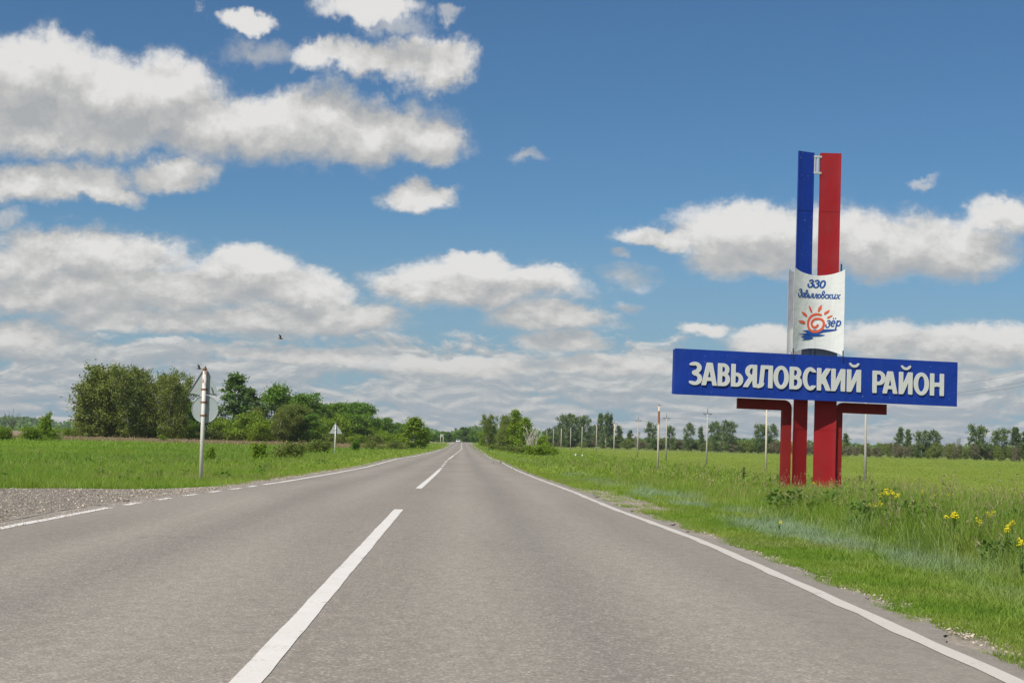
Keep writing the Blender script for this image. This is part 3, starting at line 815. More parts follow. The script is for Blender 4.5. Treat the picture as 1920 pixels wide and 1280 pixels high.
upright('pillar', pL0, pL1, -.25, bb + .25, .40, .66, True, .06, M_red, mon)
upright('pillar', pR0, pR1, -.25, bb + .25, .40, .66, False, .06, M_red, mon)
# cranked side brackets
def bracket(xin, xleg, xarm, zt, zl, sgn, yf):
    r = .30; pts = []
    # outline in (x, z) going round, for the side where the arm reaches away from the centre
    pts = [(xin, -.25), (xin, zt - r)]
    for k in range(1, 7):
        a = math.pi / 2 * k / 6
        pts.append((xin - sgn * r * (1 - math.cos(a)), zt - r + r * math.sin(a)))
    pts += [(xarm, zt), (xarm, zl), (xleg, zl), (xleg, -.25)]
    mb = MB(); mb.prism(pts, yf, yf + .16, 'y'); return mb.obj('bracket', M_darkred, mon)
z_l = mp(1425, 769, -.6)[1]; z_r = mp(1620, 774, -.6)[1]; zl_ = (z_l + z_r) / 2
bracket(mp(1482.3, 840, -.6)[0], mp(1464.8, 840, -.6)[0], mp(1383, 758, -.6)[0], bb - .012, zl_, 1, .56)
bracket(mp(1566.5, 840, -.6)[0], mp(1577.8, 840, -.6)[0], mp(1662, 765, -.6)[0], bb - .012, zl_, -1, .56)
# upper strips
uT = mp(1535, 286, -.5)[1]
sL0, sL1 = mp(1495.5, 400, -.45)[0], mp(1528, 400, -.45)[0]
sR0, sR1 = mp(1540.5, 400, -.45)[0], mp(1575, 400, -.45)[0]
zc = mp(1535, 500, -.4)[1]
upright('upper_strip', sL0, sL1, bt + 1.0, uT, .42, .62, True, .12, M_blue, mon)
upright('upper_strip', sR0, sR1, bt + 1.0, uT + .02, .42, .62, False, .12, M_red, mon)
# corrugated sections behind the emblem panel
for (a, b, ol) in ((sL0, sL1, True), (sR0 - .04, sR1, False)):
    n = 22; mb = MB(); pts = []
    for k in range(n * 2 + 1):
        t = k / (2 * n); x = a + (b - a) * t; s_ = t if ol else 1 - t
        pts.append((x, .42 + .20 * s_ ** .75 + (.03 if k % 2 else 0)))
    pts += [(b, .80), (a, .80)]
    mb.prism(pts, bt - .1, bt + .98, 'z'); mb.obj('corrugated_section', M_galv, mon)
# centre tube seen between them and ladder bracket at the top
mb = MB(); xm = (sL1 + sR0) / 2; mb.tube([(xm, .74, bt - .1), (xm, .74, bt + 1.1)], .10, 12); mb.obj('centre_tube', M_galv, mon, True)
mb = MB(); zt_ = mp(1536, 291, -.5)[1]; zb_ = mp(1536, 325, -.5)[1]
mb.box(sL1 - .02, sR0 + .02, .60, .68, zt_ - .07, zt_); mb.box(sL1 - .02, sR0 + .02, .60, .68, zb_, zb_ + .07)
mb.box(xm - .035, xm + .035, .61, .67, zb_ + .07, zt_ - .07); mb.box(sL1 - .01, sL1 + .035, .61, .67, zb_ + .07, zt_ - .07)
mb.obj('top_bracket', M_galv, mon)
# emblem panel: concave sheet with arched top and bottom
eL = (mp(1491, 510, 0)[0] + mp(1484, 655, 0)[0]) / 2; eR = (mp(1584.5, 510, 0)[0] + mp(1581, 655, 0)[0]) / 2
eT = (mp(1490, 503)[1] + mp(1585, 501)[1]) / 2; eB = bt - .0
SAG = .32
def ey(x, z, u, v): return -.02 + SAG * (1 - (2 * u - 1) ** 2) + .016 * math.sin(u * 7 + v * 5) * math.sin(v * 9 + 1) * (1 - u) + .006 * math.sin(u * 17 + v * 11)
arch_t = lambda u: -.255 * (1 - (2 * u - 1) ** 2) ** .8
arch_b = lambda u: .275 * (1 - (2 * u - 1) ** 2) ** .8
emb = grid_panel('emblem_panel', eL, eR, eB, eT, ey, .02, M_wht, mon, 30, 30, arch_t, arch_b)
rear = grid_panel('rear_panel', eL, eR, eB, eT, lambda x, z, u, v: .58 + .28 * (1 - (2 * u - 1) ** 2), .02, M_wht, mon, 24, 4, arch_t, arch_b)
for xx in (eL + .02, eR - .02):
    mb = MB(); mb.tube([(xx, -.03, eB + .22), (xx, -.03, eB - .16)], .022, 6); mb.obj('hook', M_black, mon)
mb = MB(); mb.tube([(sR1 + .10, .45, zc - .3), (sR1 + .10, .45, zc + .16)], .03, 6); mb.obj('rod', M_black, mon)

# printed emblem, as flat shapes pressed on the curved panel
def pl(points, w, rnd=True):
    def f(A, B):
        r = np.full(A.shape, 9.0)
        for (x0, y0), (x1, y1) in zip(points[:-1], points[1:]):
            dx, dy = x1 - x0, y1 - y0; L2 = dx * dx + dy * dy + 1e-9
            t = np.clip(((A - x0) * dx + (B - y0) * dy) / L2, 0, 1)
            r = np.minimum(r, np.hypot(A - x0 - t * dx, B - y0 - t * dy))
        return r - w / 2
    return f
def arcp(cx, cy, rx, ry, a0, a1, n=12):
    return [(cx + rx * math.cos(math.radians(a0 + (a1 - a0) * k / n)), cy + ry * math.sin(math.radians(a0 + (a1 - a0) * k / n))) for k in range(n + 1)]
def script_glyph(ch):
    w = .17
    if ch == '3': return U(pl(arcp(.26, .78, .20, .20, 160, -80) , w), pl(arcp(.24, .30, .25, .28, 85, -200), w)), .62
    if ch == '0': return pl(arcp(.26, .5, .22, .46, 0, 360, 22), w), .66
    if ch == 'З': return U(pl(arcp(.26, .86, .22, .22, 165, -85), w), pl(arcp(.24, .34, .26, .32, 85, -200), w)), .58
    x = .62
    if ch == 'а': return U(pl(arcp(.2, .31, .17, .28, 0, 360, 16), .14), pl([(.38, .6), (.37, .06), (.48, .02)], .14)), .54
    if ch == 'в': return U(pl(arcp(.2, .28, .19, .25, 0, 360, 16), .14), pl([(.02, .28), (.06, .75)] + arcp(.22, .85, .14, .2, 160, -60, 8) + [(.16, .52)], .13)), .50
    if ch == 'ь': return U(pl([(.05, .6), (.04, .05)], .14), pl(arcp(.2, .18, .15, .15, 150, -180, 12), .13)), .46
    if ch == 'я': return U(pl([(.36, .6), (.36, .02)], .14), pl(arcp(.22, .45, .14, .14, 80, 280, 8) + [(.36, .31)], .13), pl([(.24, .31), (.02, .02)], .13)), .50
    if ch == 'л': return U(pl([(.02, .03), (.1, .06), (.22, .58)], .13), pl([(.22, .58), (.40, .58), (.38, .04), (.48, .02)], .14)), .54
    if ch == 'о': return pl(arcp(.2, .31, .18, .28, 0, 360, 16), .14), .50
    if ch == 'с': return pl(arcp(.22, .31, .18, .28, 45, 310, 12), .14), .44
    if ch == 'к': return U(pl([(.05, .6), (.05, .02)], .14), pl([(.36, .60), (.08, .30), (.40, .02)], .13)), .48
    if ch == 'и': return U(pl([(.05, .6), (.05, .12), (.14, .03), (.24, .08), (.36, .3)], .13), pl([(.38, .6), (.37, .06), (.48, .02)], .14)), .54
    if ch == 'х': return U(pl([(.04, .58), (.12, .58), (.32, .04), (.42, .04)], .13), pl([(.42, .60), (.02, .02)], .12)), .50
    if ch == 'з': return U(pl(arcp(.18, .48, .14, .13, 150, -80, 10), .12), pl(arcp(.16, .14, .18, .22, 85, -190, 12), .12)), .44
    if ch == 'ё': return U(pl([(.05, .3), (.36, .36)] + arcp(.2, .32, .18, .28, 15, 310, 12), .13), pl([(.12, .84), (.121, .84)], .13), pl([(.34, .84), (.341, .84)], .13)), .50
    if ch == 'р': return U(pl([(.06, .6), (.06, -.34)], .14), pl(arcp(.24, .34, .17, .24, 150, -170, 14), .13)), .50
def emap(px, py):                    # photo pixel -> panel coords u, z (as seen on the mid plane of the sheet)
    return mp(px, py, -.20)
def press(me, name, m):
    """bend a flat print (x = board x, y = height) onto the concave panel"""
    n = len(me.vertices); co = np.empty(n * 3, dtype=np.float32); me.vertices.foreach_get('co', co); co = co.reshape(-1, 3)
    for i in range(n):
        x, z = float(co[i, 0]), float(co[i, 1]); u = (x - eL) / (eR - eL); t_ = eT + arch_t(min(max(u, 0), 1)); b_ = eB + arch_b(min(max(u, 0), 1)); v = (z - b_) / (t_ - b_)
        co[i] = (x, ey(x, z, u, v) - .014, z)
    me.vertices.foreach_set('co', co.ravel()); me.update()
    return link(name, me, emb)
def print_shape(name, f, bbox, h, m):
    me = glyph_mesh(name, f, bbox, h, [m], 0.0)
    import bmesh                       # refine so that it can follow the sheet
    b = bmesh.new(); b.from_mesh(me)
    for _ in range(2):
        es = [e for e in b.edges if e.calc_length() > .12]
        if es: bmesh.ops.subdivide_edges(b, edges=es, cuts=1)
        bmesh.ops.triangulate(b, faces=[f_ for f_ in b.faces if len(f_.verts) > 3])
    b.to_mesh(me); b.free()
    return press(me, name, m)
def write(text, pxl, pxr, pybase, pytop, capunits, shear=.22, group='lettering'):
    gl = [script_glyph(c) for c in text]; tot = sum(g[1] for g in gl)
    x0, z0 = emap(pxl, pybase); x1, _ = emap(pxr, pybase); _, z1 = emap((pxl + pxr) / 2, pytop)
    sx = (x1 - x0) / tot; sz = (z1 - emap((pxl + pxr) / 2, pybase)[1]) / capunits; z0 = emap((pxl + pxr) / 2, pybase)[1]
    fs = []; adv = 0
    for g, wd in gl:
        fs.append((g, adv)); adv += wd
    def f(A, B):
        y = (B - z0) / sz; x = (A - x0) / sx - shear * y
        r = np.full(A.shape, 9.0)
        for g, a in fs: r = np.minimum(r, g(x - a, y))
        return r * sz
    print_shape(group, f, (x0 - .05, x1 + .14, z0 - .12 - .35 * sz, z0 + sz * 1.3), .009, M_print_blue)
write('330', 1515.5, 1549.5, 538.8, 524, 1.05, .16)
write('Завьяловских', 1494.5, 1572, 558.5, 543, 1.17, .16)
write('зёр', 1549, 1573, 612.5, 599, .72, .20)
def poly(pts):
    """signed distance to a polygon given in photo pixels"""
    P = [emap(*p) for p in pts]
    def f(A, B):
        d = np.full(A.shape, 9.0); ins = np.zeros(A.shape, bool)
        for (x0, y0), (x1, y1) in zip(P, P[1:] + P[:1]):
            dx, dy = x1 - x0, y1 - y0; t = np.clip(((A - x0) * dx + (B - y0) * dy) / (dx * dx + dy * dy + 1e-9), 0, 1)
            d = np.minimum(d, np.hypot(A - x0 - t * dx, B - y0 - t * dy))
            c = ((y0 > B) != (y1 > B)) & (A < (x1 - x0) * (B - y0) / (y1 - y0 + 1e-12) + x0); ins ^= c
        return np.where(ins, -d, d)
    return f
def Z6(x, y): return (1460 + x / 6.4, 480 + y / 6.4)
def bb_of(P, m=.04):
    q = [emap(*p) for p in P]; xs_ = [a[0] for a in q]; zs_ = [a[1] for a in q]; return (min(xs_) - m, max(xs_) + m, min(zs_) - m, max(zs_) + m)
water = [Z6(*p) for p in [(200, 932), (330, 925), (345, 908), (270, 895), (400, 880), (600, 876), (695, 882), (650, 900), (540, 915), (480, 935), (570, 945), (520, 960), (400, 965), (430, 985), (380, 1000), (270, 1008), (320, 985), (255, 965), (320, 950), (300, 940)]]
sunc = Z6(455, 805)
spiral = [Z6(515, 703), Z6(480, 695), Z6(430, 702), Z6(385, 735), Z6(360, 790), Z6(365, 850), Z6(395, 890), Z6(445, 905), Z6(500, 890), Z6(540, 850), Z6(548, 795), Z6(525, 760), Z6(485, 748), Z6(440, 755), Z6(410, 785), Z6(405, 820), Z6(425, 848), Z6(455, 850), Z6(485, 820)]
sp_ = [emap(*p) for p in spiral]
sp2 = []
for i in range(len(sp_) - 1):
    a = sp_[max(i - 1, 0)]; b = sp_[i]; c = sp_[i + 1]; d = sp_[min(i + 2, len(sp_) - 1)]
    for k in range(4):
        t = k / 4
        sp2.append(tuple(.5 * ((2 * b[j]) + (-a[j] + c[j]) * t + (2 * a[j] - 5 * b[j] + 4 * c[j] - d[j]) * t * t + (-a[j] + 3 * b[j] - 3 * c[j] + d[j]) * t ** 3) for j in (0, 1)))
disc = pl(sp2, .085)
print_shape('water_print', cut(poly(water), pl(sp2, .115)), bb_of(water), .009, M_print_blue)
print_shape('sun_print', disc, bb_of(spiral, .09), .009, M_print_red)
for ry in [[(220, 775), (300, 772), (328, 795), (312, 815), (250, 800)], [(265, 663), (325, 680), (352, 712), (338, 730), (300, 705)], [(365, 582), (402, 625), (416, 668), (398, 675), (378, 640)],
           [(525, 577), (522, 625), (498, 665), (478, 662), (488, 618)], [(613, 642), (602, 675), (565, 702), (545, 697), (560, 668)], [(645, 708), (632, 728), (590, 750), (578, 742), (595, 722)]]:
    P = [Z6(*p) for p in ry]; print_shape('ray_print', poly(P), bb_of(P), .007, M_print_red)

# ------------------------------------------------------------------ road signs seen from behind
def place_sign(bpx, bpy_, tpx, tpy, rad, tri, circ, label, clamps, d_=None, edge=True, group='road signs seen from behind'):
    b = gpt(bpx, bpy_); D = b.y
    t = ray(tpx, tpy); top = Vector((t.x / t.y * D, D, CAM_H + t.z / t.y * D))
    r_ = empty('road_sign', b); tag(r_, label, 'road sign', group)
    def L(px, py, dy=0.0):
        q = ray(px, py); yy_ = D + dy; return Vector((q.x / q.y * yy_, yy_, CAM_H + q.z / q.y * yy_)) - b
    mb = MB(); ax = top - b; mb.tube([Vector((0, 0, -.3)), ax * .5, ax], rad, 14); mb.obj('pole', M_pole, r_, True)
    mb = MB(); mb.tube([ax * .985, ax * 1.004], rad * 1.08, 14); mb.obj('cap', M_rust, r_, True)
    P = [L(*p, dy=rad + .05) for p in tri]
    # rounded corners
    pts = []
    for i in range(3):
        a, c, e = P[i - 1], P[i], P[(i + 1) % 3]
        u1 = (a - c).normalized() * .05; u2 = (e - c).normalized() * .05
        pts += [c + u1, c + u1 * .25 + u2 * .25, c + u2]
    mb = MB(); n = len(pts); fr = [tuple(p) for p in pts]; bk = [(p.x, p.y + .015, p.z) for p in pts]
    mb.add(fr + bk, [tuple(range(n)), tuple(range(2 * n - 1, n - 1, -1))] + [(i, n + i, n + (i + 1) % n, (i + 1) % n) for i in range(n)])
    plate = mb.obj('triangle_plate', M_plate, r_)
    mb = MB(); mb.tube([P[0] + Vector((0, -.012, 0)), P[1] + Vector((0, -.012, 0))], rad * .24, 6)
    if edge: mb.obj('rim', M_plate_edge, plate)
    if circ:
        c = L(circ[0], circ[1], dy=rad + .05); rx = circ[2] * D / FPX; rz = circ[3] * D / FPX
        mb = MB(); N_ = 40
        for (yo, k) in ((0, 1), (.015, 1)):
            pass
        pts = [(c.x + rx * math.cos(2 * math.pi * k / N_), c.z + rz * math.sin(2 * math.pi * k / N_)) for k in range(N_)]
        mb.prism(pts, c.y, c.y + .015, 'y'); pc = mb.obj('round_plate', M_plate, r_)
        mb = MB(); ring_ = [(p[0], c.y - .004, p[1]) for p in pts] + [(pts[0][0], c.y - .004, pts[0][1])]
        mb.tube(ring_, .011, 5); mb.obj('rim', M_plate_edge if False else M_plate, pc, True)
    for f_ in clamps:
        p = ax * f_; mb = MB(); mb.tube([p - Vector((0, 0, .022)), p + Vector((0, 0, .022))], rad * 1.16, 14)
        mb.box(p.x - rad * 1.7, p.x + rad * 1.7, p.y + rad * .5, p.y + rad + .045, p.z - .02, p.z + .02); mb.obj('clamp', M_rust, r_)
    return r_, ax
place_sign(376.2, 904, 384, 691, .057, [(386, 686), (353.5, 737), (412, 742)], (384.3, 767, 24.2, 25.4), 'rust-flecked white pole by the gravel side road with triangular and round sign backs', (.818, .705, .588))
place_sign(627.2, 855, 629.6, 794, .060, [(629.3, 791.5), (617, 812.5), (642, 813)], None, 'lone grey triangular sign back on a white pole beside the bushes', (.80,), edge=False)

# rust-streaked post right of the road
b = gpt(1232.7, 888.5); rp = empty('rusty_post', b); tag(rp, 'rust-streaked white steel post alone in the verge grass', 'post')
t = ray(1236.0, 760); ax = Vector((t.x / t.y * b.y, b.y, CAM_H + t.z / t.y * b.y)) - b
mb = MB(); mb.tube([(0, 0, -.3), tuple(ax * .5), tuple(ax)], .055, 12)
def b_rp(N):
    p = opos(N); z = N.sep(p)[2]; n = N.noise(N.v('MULTIPLY', p, (5, 5, 1.5)), 2, 6, .75)
    band = N.m('MULTIPLY', N.mr(z, ax.z * .70, ax.z * .76), N.mr(z, ax.z * .945, ax.z * .90))
    w = N.mix(N.noise(p, 5, 4, .6), (0.68, 0.62, 0.52), (0.50, 0.42, 0.33))
    return pbsdf(N, N.mix(N.mr(N.m('ADD', n, N.m('MULTIPLY', band, .3)), .60, .68), w, (0.20, 0.075, 0.035)), .75)
mb.obj('pipe', mat('rust_streaked_pipe', b_rp), rp, True)
mb = MB(); mb.tube([tuple(ax * .995), tuple(ax * 1.01)], .062, 12); mb.obj('cap', M_pole, rp, True)

# ------------------------------------------------------------------ power line
PX = 33.0; tops = []
mbp = MB(); mbp.tube([(0, 0, -.5), (0, 0, 7.0)], [.125, .085], 8); me_pole = mbp.mesh('pole', M_conc, True)
me_polew = me_pole.copy(); me_polew.materials[0] = M_concw
mbp = MB(); mbp.tube([(0, 0, 6.9), (0, 0, 7.75)], .035, 6); mbp.tube([(-.62, 0, 7.02), (.62, 0, 7.02)], .035, 6)
mbp.tube([(-.5, 0, 7.0), (0, 0, 6.6), (.5, 0, 7.0)], .02, 5); me_arm = mbp.mesh('crossarm', M_black)
mbp = MB(); mbp.tube([(0, 0, 0), (0, 0, .10), (0, 0, .11), (0, 0, .20)], [.03, .065, .045, .05], 7); me_ins = mbp.mesh('insulator', M_galv, True)
pole_y = [117, 155.5, 193.5, 232, 270, 312, 353, 396, 437, 479, 520, 560, 600]
plab = ['thick grey pole cut off by the right end of the name board', 'pale pole directly beneath the left arm of the monument', 'grey pole with crossarm between the rusty post and the monument', 'thin pole whose crossarm shows behind the rusty post']
white = {155.5, 312, 479}
def line_pole(x, y_, label, wh, arm=True):
    r_ = empty('power_pole', (x, y_, tz(x, y_)), (0, random.uniform(-.004, .012), 0)); tag(r_, label, 'power pole', 'power line poles crossing the right-hand field')
    link('pole', me_polew if wh else me_pole, r_)
    a = link('crossarm', me_arm, r_)
    for p in ((-.58, 0, 7.05), (.58, 0, 7.05), (0, 0, 7.72)):
        i_ = link('insulator', me_ins, a, p)
    tops.append([Vector((x + q[0], y_, tz(x, y_) + q[2] + .18)) for q in ((-.58, 0, 7.05), (.58, 0, 7.05), (0, 0, 7.72))])
for i, y_ in enumerate(pole_y):
    if i < 4: lab = plab[i]
    else:
        nm = ['fifth', 'sixth', 'seventh', 'eighth', 'ninth', 'tenth', 'eleventh', 'twelfth', 'thirteenth'][i - 4]
        lab = f'{"pale" if y_ in white else "grey"} pole, {nm} of the power line counted away from the monument'
    line_pole(PX, y_, lab, y_ in white)
line_pole(PX, 78, 'nearest power pole, beyond the right end of the board', False)
line_pole(PX, 39, 'closest power pole of all, out past the verge grass', False)
tops.sort(key=lambda t: t[0].y)
M_wire = mat('wire', lambda N: pbsdf(N, (0.10, 0.10, 0.10), .5, .5))
wl = ['overhead wire on the road side of the power line', 'overhead wire on the field side of the power line', 'overhead wire along the tops of the poles']
for k in range(3):
    mb = MB()
    pts = []
    for a, b_ in zip(tops[:-1], tops[1:]):
        for j in range(8):
            t = j / 8; p = a[k].lerp(b_[k], t); p.z -= .55 * 4 * t * (1 - t); pts.append(p)
    pts.append(tops[-1][k]); mb.tube(pts, .007, 4)
    o = mb.obj('power_wire', M_wire); tag(o, wl[k], 'wire', 'wires of the power line')

# ------------------------------------------------------------------ trees
def unit(v): return v / (np.linalg.norm(v, axis=-1, keepdims=True) + 1e-9)
def make_tree(kind, H, R, seed, nleaf, leaf, h0=.15, profile='round', drooping=0.0, trunks=1, leafmat='dark', bark=None, twig=.01, limbs=18, clump=.5):
    g = np.random.default_rng(seed); mb = MB(); cent = []
    for tk in range(trunks):
        lean = g.normal(0, .06 if trunks == 1 else .22, 2) * H; Ht = H * (1 if tk == 0 else g.uniform(.72, .97))
        base = g.normal(0, .04 * R if trunks == 1 else .16 * R, 2)
        P = []
        for k in range(7):
            t = k / 6; P.append(np.array([base[0] + lean[0] * t ** 1.3 + g.normal(0, .008) * H, base[1] + lean[1] * t ** 1.3 + g.normal(0, .008) * H, Ht * t * .96 - .3 * (k == 0)]))
        r0 = .013 * H * (1 if trunks == 1 else .7)
        mb.tube(P, [r0 * (1 - .9 * k / 6) for k in range(7)], 6)
        P = np.array(P)
        for l in range(limbs):
            t = h0 + (1 - h0) * (l + g.random()) / limbs * .95
            i = min(int(t * 6), 5); f_ = t * 6 - i; b0 = P[i] * (1 - f_) + P[i + 1] * f_
            if profile == 'round': rr = math.sqrt(max(.04, 1 - ((t - .52) / .52) ** 2))
            elif profile == 'cone': rr = max(.12, 1.05 * (1 - t)) if t > .25 else .5 + 1.2 * t
            elif profile == 'tall': rr = max(.16, min(1, (1 - t) * 1.9)) * (.75 + .25 * math.sin(t * 9))
            else: rr = max(.3, 1 - t * .45)
            rr *= R * g.uniform(.62, 1.12); a = l * 2.4 + g.uniform(-.5, .5)
            rise = g.uniform(.25, .75) * rr * (1.2 - drooping * .6)
            Q = []
            for k in range(5):
                s_ = k / 4
                Q.append(b0 + np.array([math.cos(a) * rr * s_, math.sin(a) * rr * s_, rise * s_ - drooping * rr * s_ ** 2.4 * .7]) + g.normal(0, .02, 3) * rr)
            rl = max(r0 * .42 * (1 - t * .6), .006)
            mb.tube(Q, [rl, rl * .75, rl * .5, rl * .32, rl * .15], 4, cap=False)
            Q = np.array(Q)
            for s_ in (.45, .62, .78, .92, 1.0):
                c = Q[min(int(s_ * 4), 3)] * (1 - (s_ * 4 - min(int(s_ * 4), 3))) + Q[min(int(s_ * 4), 3) + 1] * (s_ * 4 - min(int(s_ * 4), 3))
                for _ in range(2):
                    e = c + g.normal(0, 1, 3) * np.array([.20, .20, .14]) * R * clump * 1.2
                    if g.random() < .5: mb.tube([c, (c + e) / 2 + g.normal(0, .02, 3) * R, e], [rl * .3, rl * .2, rl * .1], 3, cap=False)
                    if g.random() < .86: cent.append(e)
    cent = np.array(cent); n = nleaf
    idx = g.integers(0, len(cent), n); wts = g.uniform(.5, 1.4, len(cent))
    c = cent[idx] + g.normal(0, 1, (n, 3)) * np.array([.25, .25, .22 + drooping * .12]) * R * clump * wts[idx][:, None]
    c[:, 2] = np.maximum(c[:, 2], .04 * H + g.random(n) * .05 * H)
    a = unit(g.normal(0, 1, (n, 3)) + np.array([0, 0, -.6 * drooping])); b = unit(np.cross(a, g.normal(0, 1, (n, 3))))
    sz = leaf * 1.5 * g.uniform(.55, 1.35, (n, 1))
    V = np.concatenate([c - a * sz * .5, c + b * sz * .33, c + a * sz * .5, c - b * sz * .33])
    F = np.stack([np.arange(n), np.arange(n) + n, np.arange(n) + 2 * n, np.arange(n) + 3 * n], 1)
    crown = np_mesh('crown', V, F, M_leaf[leafmat])
    trunk = mb.mesh('trunk', bark or M_bark, True, fix=False)
    return dict(trunk=trunk, crown=crown, H=float(c[:, 2].max()), R=float(np.percentile(np.hypot(c[:, 0], c[:, 1]), 96)), kind=kind)
K = {}
K['birch'] = [make_tree('birch', 14, 3.2, 11 + i, 13500, .23, .07, 'round', .55, 2 if i % 2 else 1, 'birch', M_birch, limbs=32 if i % 2 == 0 else 21, clump=.56) for i in range(4)]
K['green'] = [make_tree('green', 12, 3.4, 31 + i, 10500, .26, .07, 'round', .1, 1, 'dark', M_bark, limbs=26, clump=.52) for i in range(4)]
K['poplar'] = [make_tree('poplar', 14, 2.6, 51 + i, 5600, .26, .08, 'tall', .0, 1, 'poplar', M_bark, limbs=30, clump=.42) for i in range(3)]
K['bright'] = [make_tree('bright', 6, 2.6, 61 + i, 5200, .22, .04, 'bush', .1, 3, 'bright', M_bark, limbs=14, clump=.55) for i in range(3)]
K['cone'] = [make_tree('cone', 9, 2.4, 71 + i, 5200, .20, .05, 'cone', .1, 1, 'bright', M_birch, limbs=30, clump=.42) for i in range(2)]
K['shrub'] = [make_tree('shrub', 1.7, 1.25, 81 + i, 4200, .095, .03, 'bush', .1, 5, 'shrub', M_bark, limbs=8, clump=.55) for i in range(3)]
K['scrub'] = [make_tree('scrub', 4, 2.2, 91 + i, 2600, .20, .03, 'bush', .0, 4, 'grey', M_bark, limbs=10, clump=.5) for i in range(3)]
K['gscrub'] = [make_tree('gscrub', 4, 2.4, 95 + i, 2600, .24, .03, 'bush', .0, 4, 'shrub', M_bark, limbs=10, clump=.5) for i in range(2)]
K['bare'] = [make_tree('bare', 8, 2.0, 101 + i, 1200, .16, .1, 'tall', .0, 2, 'grey', M_birch, limbs=30, clump=.4) for i in range(2)]
K['tiny'] = [make_tree('tiny', 1.4, .55, 111 + i, 2200, .07, .03, 'tall', .0, 2, 'bright', M_bark, limbs=16, clump=.5) for i in range(2)]
K['tinydark'] = [make_tree('tinydark', 1.6, .7, 121, 2600, .08, .03, 'cone', .0, 2, 'dark', M_bark, limbs=18, clump=.5)]
K['fgreen'] = [make_tree('fgreen', 12, 3.4, 131 + i, 5200, .30, .06, 'round', .25, 1, 'far', M_birch, limbs=22, clump=.50) for i in range(4)]
K['fpoplar'] = [make_tree('fpoplar', 13, 2.5, 141 + i, 4200, .28, .06, 'tall', .25, 1, 'far', M_birch, limbs=26, clump=.45) for i in range(3)]
def plant(kind, px, d, top_py, wpx, label, group, name='tree', cat='tree', var=None):
    x = xat(px, d); z = tz(x, d)
    H = ztop(px, top_py, d) - z
    p = K[kind][(random.randrange(len(K[kind])) if var is None else var % len(K[kind]))]
    sz = H / p['H']; sx = (wpx / 2 * d / FPX) / p['R'] if wpx else sz
    o = empty(name, (x, d, z - .02), (0, 0, random.uniform(0, 6.28))); o.scale = (sx, sx, sz)
    tag(o, label, cat, group)
    link('trunk', p['trunk'], o); link('crown', p['crown'], o)
    return o
G1 = 'birches of the left-hand wood'
for px, d, ty, w, lab in [
    (156, 262, 706, 60, 'leftmost birch of the big clump on the left'), (183, 256, 674, 74, 'tallest birch near the left end of the big clump'),
    (216, 268, 678, 72, 'birch second from the highest top in the left-hand clump'), (249, 254, 678, 80, 'birch with bright white branching trunk mid-clump'),
    (285, 266, 687, 76, 'dense olive birch right of the white-trunked one'), (318, 256, 695, 70, 'birch near the right end of the big clump'),
    (338, 264, 716, 40, 'outermost birch of the big clump, nearest the pole with two signs'), (200, 285, 690, 80, 'birch at the back of the big clump behind the tallest one'),
    (270, 290, 690, 84, 'birch at the back of the big clump behind the white-trunked one')]:
    plant('birch', px, d, ty, w * 1.34, lab, G1, 'birch_tree', 'birch')
G2 = 'trees of the left-hand wood beyond the signs'
for kd, px, d, ty, w, lab in [
    ('green', 356, 300, 748, 50, 'low dark tree behind the pole with two sign backs'), ('bright', 345, 262, 786, 40, 'small tree tucked under the last birch of the clump'),
    ('poplar', 388, 305, 742, 46, 'tree seen through the gap right of the round sign back'),
    ('poplar', 432, 300, 694, 66, 'tall airy poplar just right of the two-sign pole'), ('poplar', 462, 312, 722, 50, 'shorter open poplar leaning beside the tall airy one'),
    ('green', 508, 316, 714, 66, 'peaked green tree between the poplars and the maples'), ('green', 545, 330, 740, 50, 'green tree filling the dip left of the spreading one'),
    ('green', 572, 318, 732, 64, 'spreading tree with a branch jutting right over the wood'), ('green', 600, 330, 752, 46, 'round dark tree at the right shoulder of the spreading one'),
    ('bright', 415, 275, 775, 60, 'yellow-green sapling thicket below the tall airy poplar'), ('bright', 455, 270, 766, 66, 'yellow-green small tree in front of the shorter poplar'),
    ('birch', 507, 285, 752, 66, 'pale slender tree with white twigs mid-wood'), ('bright', 487, 265, 780, 54, 'bright low tree below the pale slender one'),
    ('bare', 487, 282, 764, 26, 'half-dry tree with bare brown twigs in the wood'), ('birch', 545, 290, 752, 56, 'olive feathery tree left of the lone triangular sign'),
    ('bright', 590, 300, 778, 54, 'bright green low tree behind the lone sign'), ('green', 570, 290, 772, 50, 'dark low tree below the spreading one'),
    ('bright', 633, 330, 766, 56, 'sunlit yellow-green tree right above the lone sign'),
    ('green', 632, 395, 754, 60, 'left half of the large domed tree group'), ('green', 658, 390, 750, 60, 'middle tree of the large domed group'), ('green', 684, 385, 753, 56, 'right tree of the large domed group'),
    ('green', 660, 360, 772, 60, 'lower tree in front of the large domed group'),
    ('bright', 707, 380, 797, 34, 'small bright tree standing out below the domed group'), ('green', 712, 440, 781, 38, 'dark tree sloping down right of the domed group'),
    ('green', 735, 470, 790, 40, 'low dark tree before the roadside one'), ('green', 755, 480, 792, 36, 'dark tree partly behind the roadside one'),
    ('bright', 735, 350, 806, 44, 'low thicket left of the roadside tree'), ('cone', 778, 262, 778, 52, 'pointed bushy tree standing close to the left road edge'),
    ('green', 793, 290, 797, 26, 'small tree leaning out beside the pointed roadside one')]:
    plant(kd, px, d, ty, w * (1.22 if kd in ('green', 'birch') else 1.08), lab, G2, 'broadleaf_tree', 'tree')
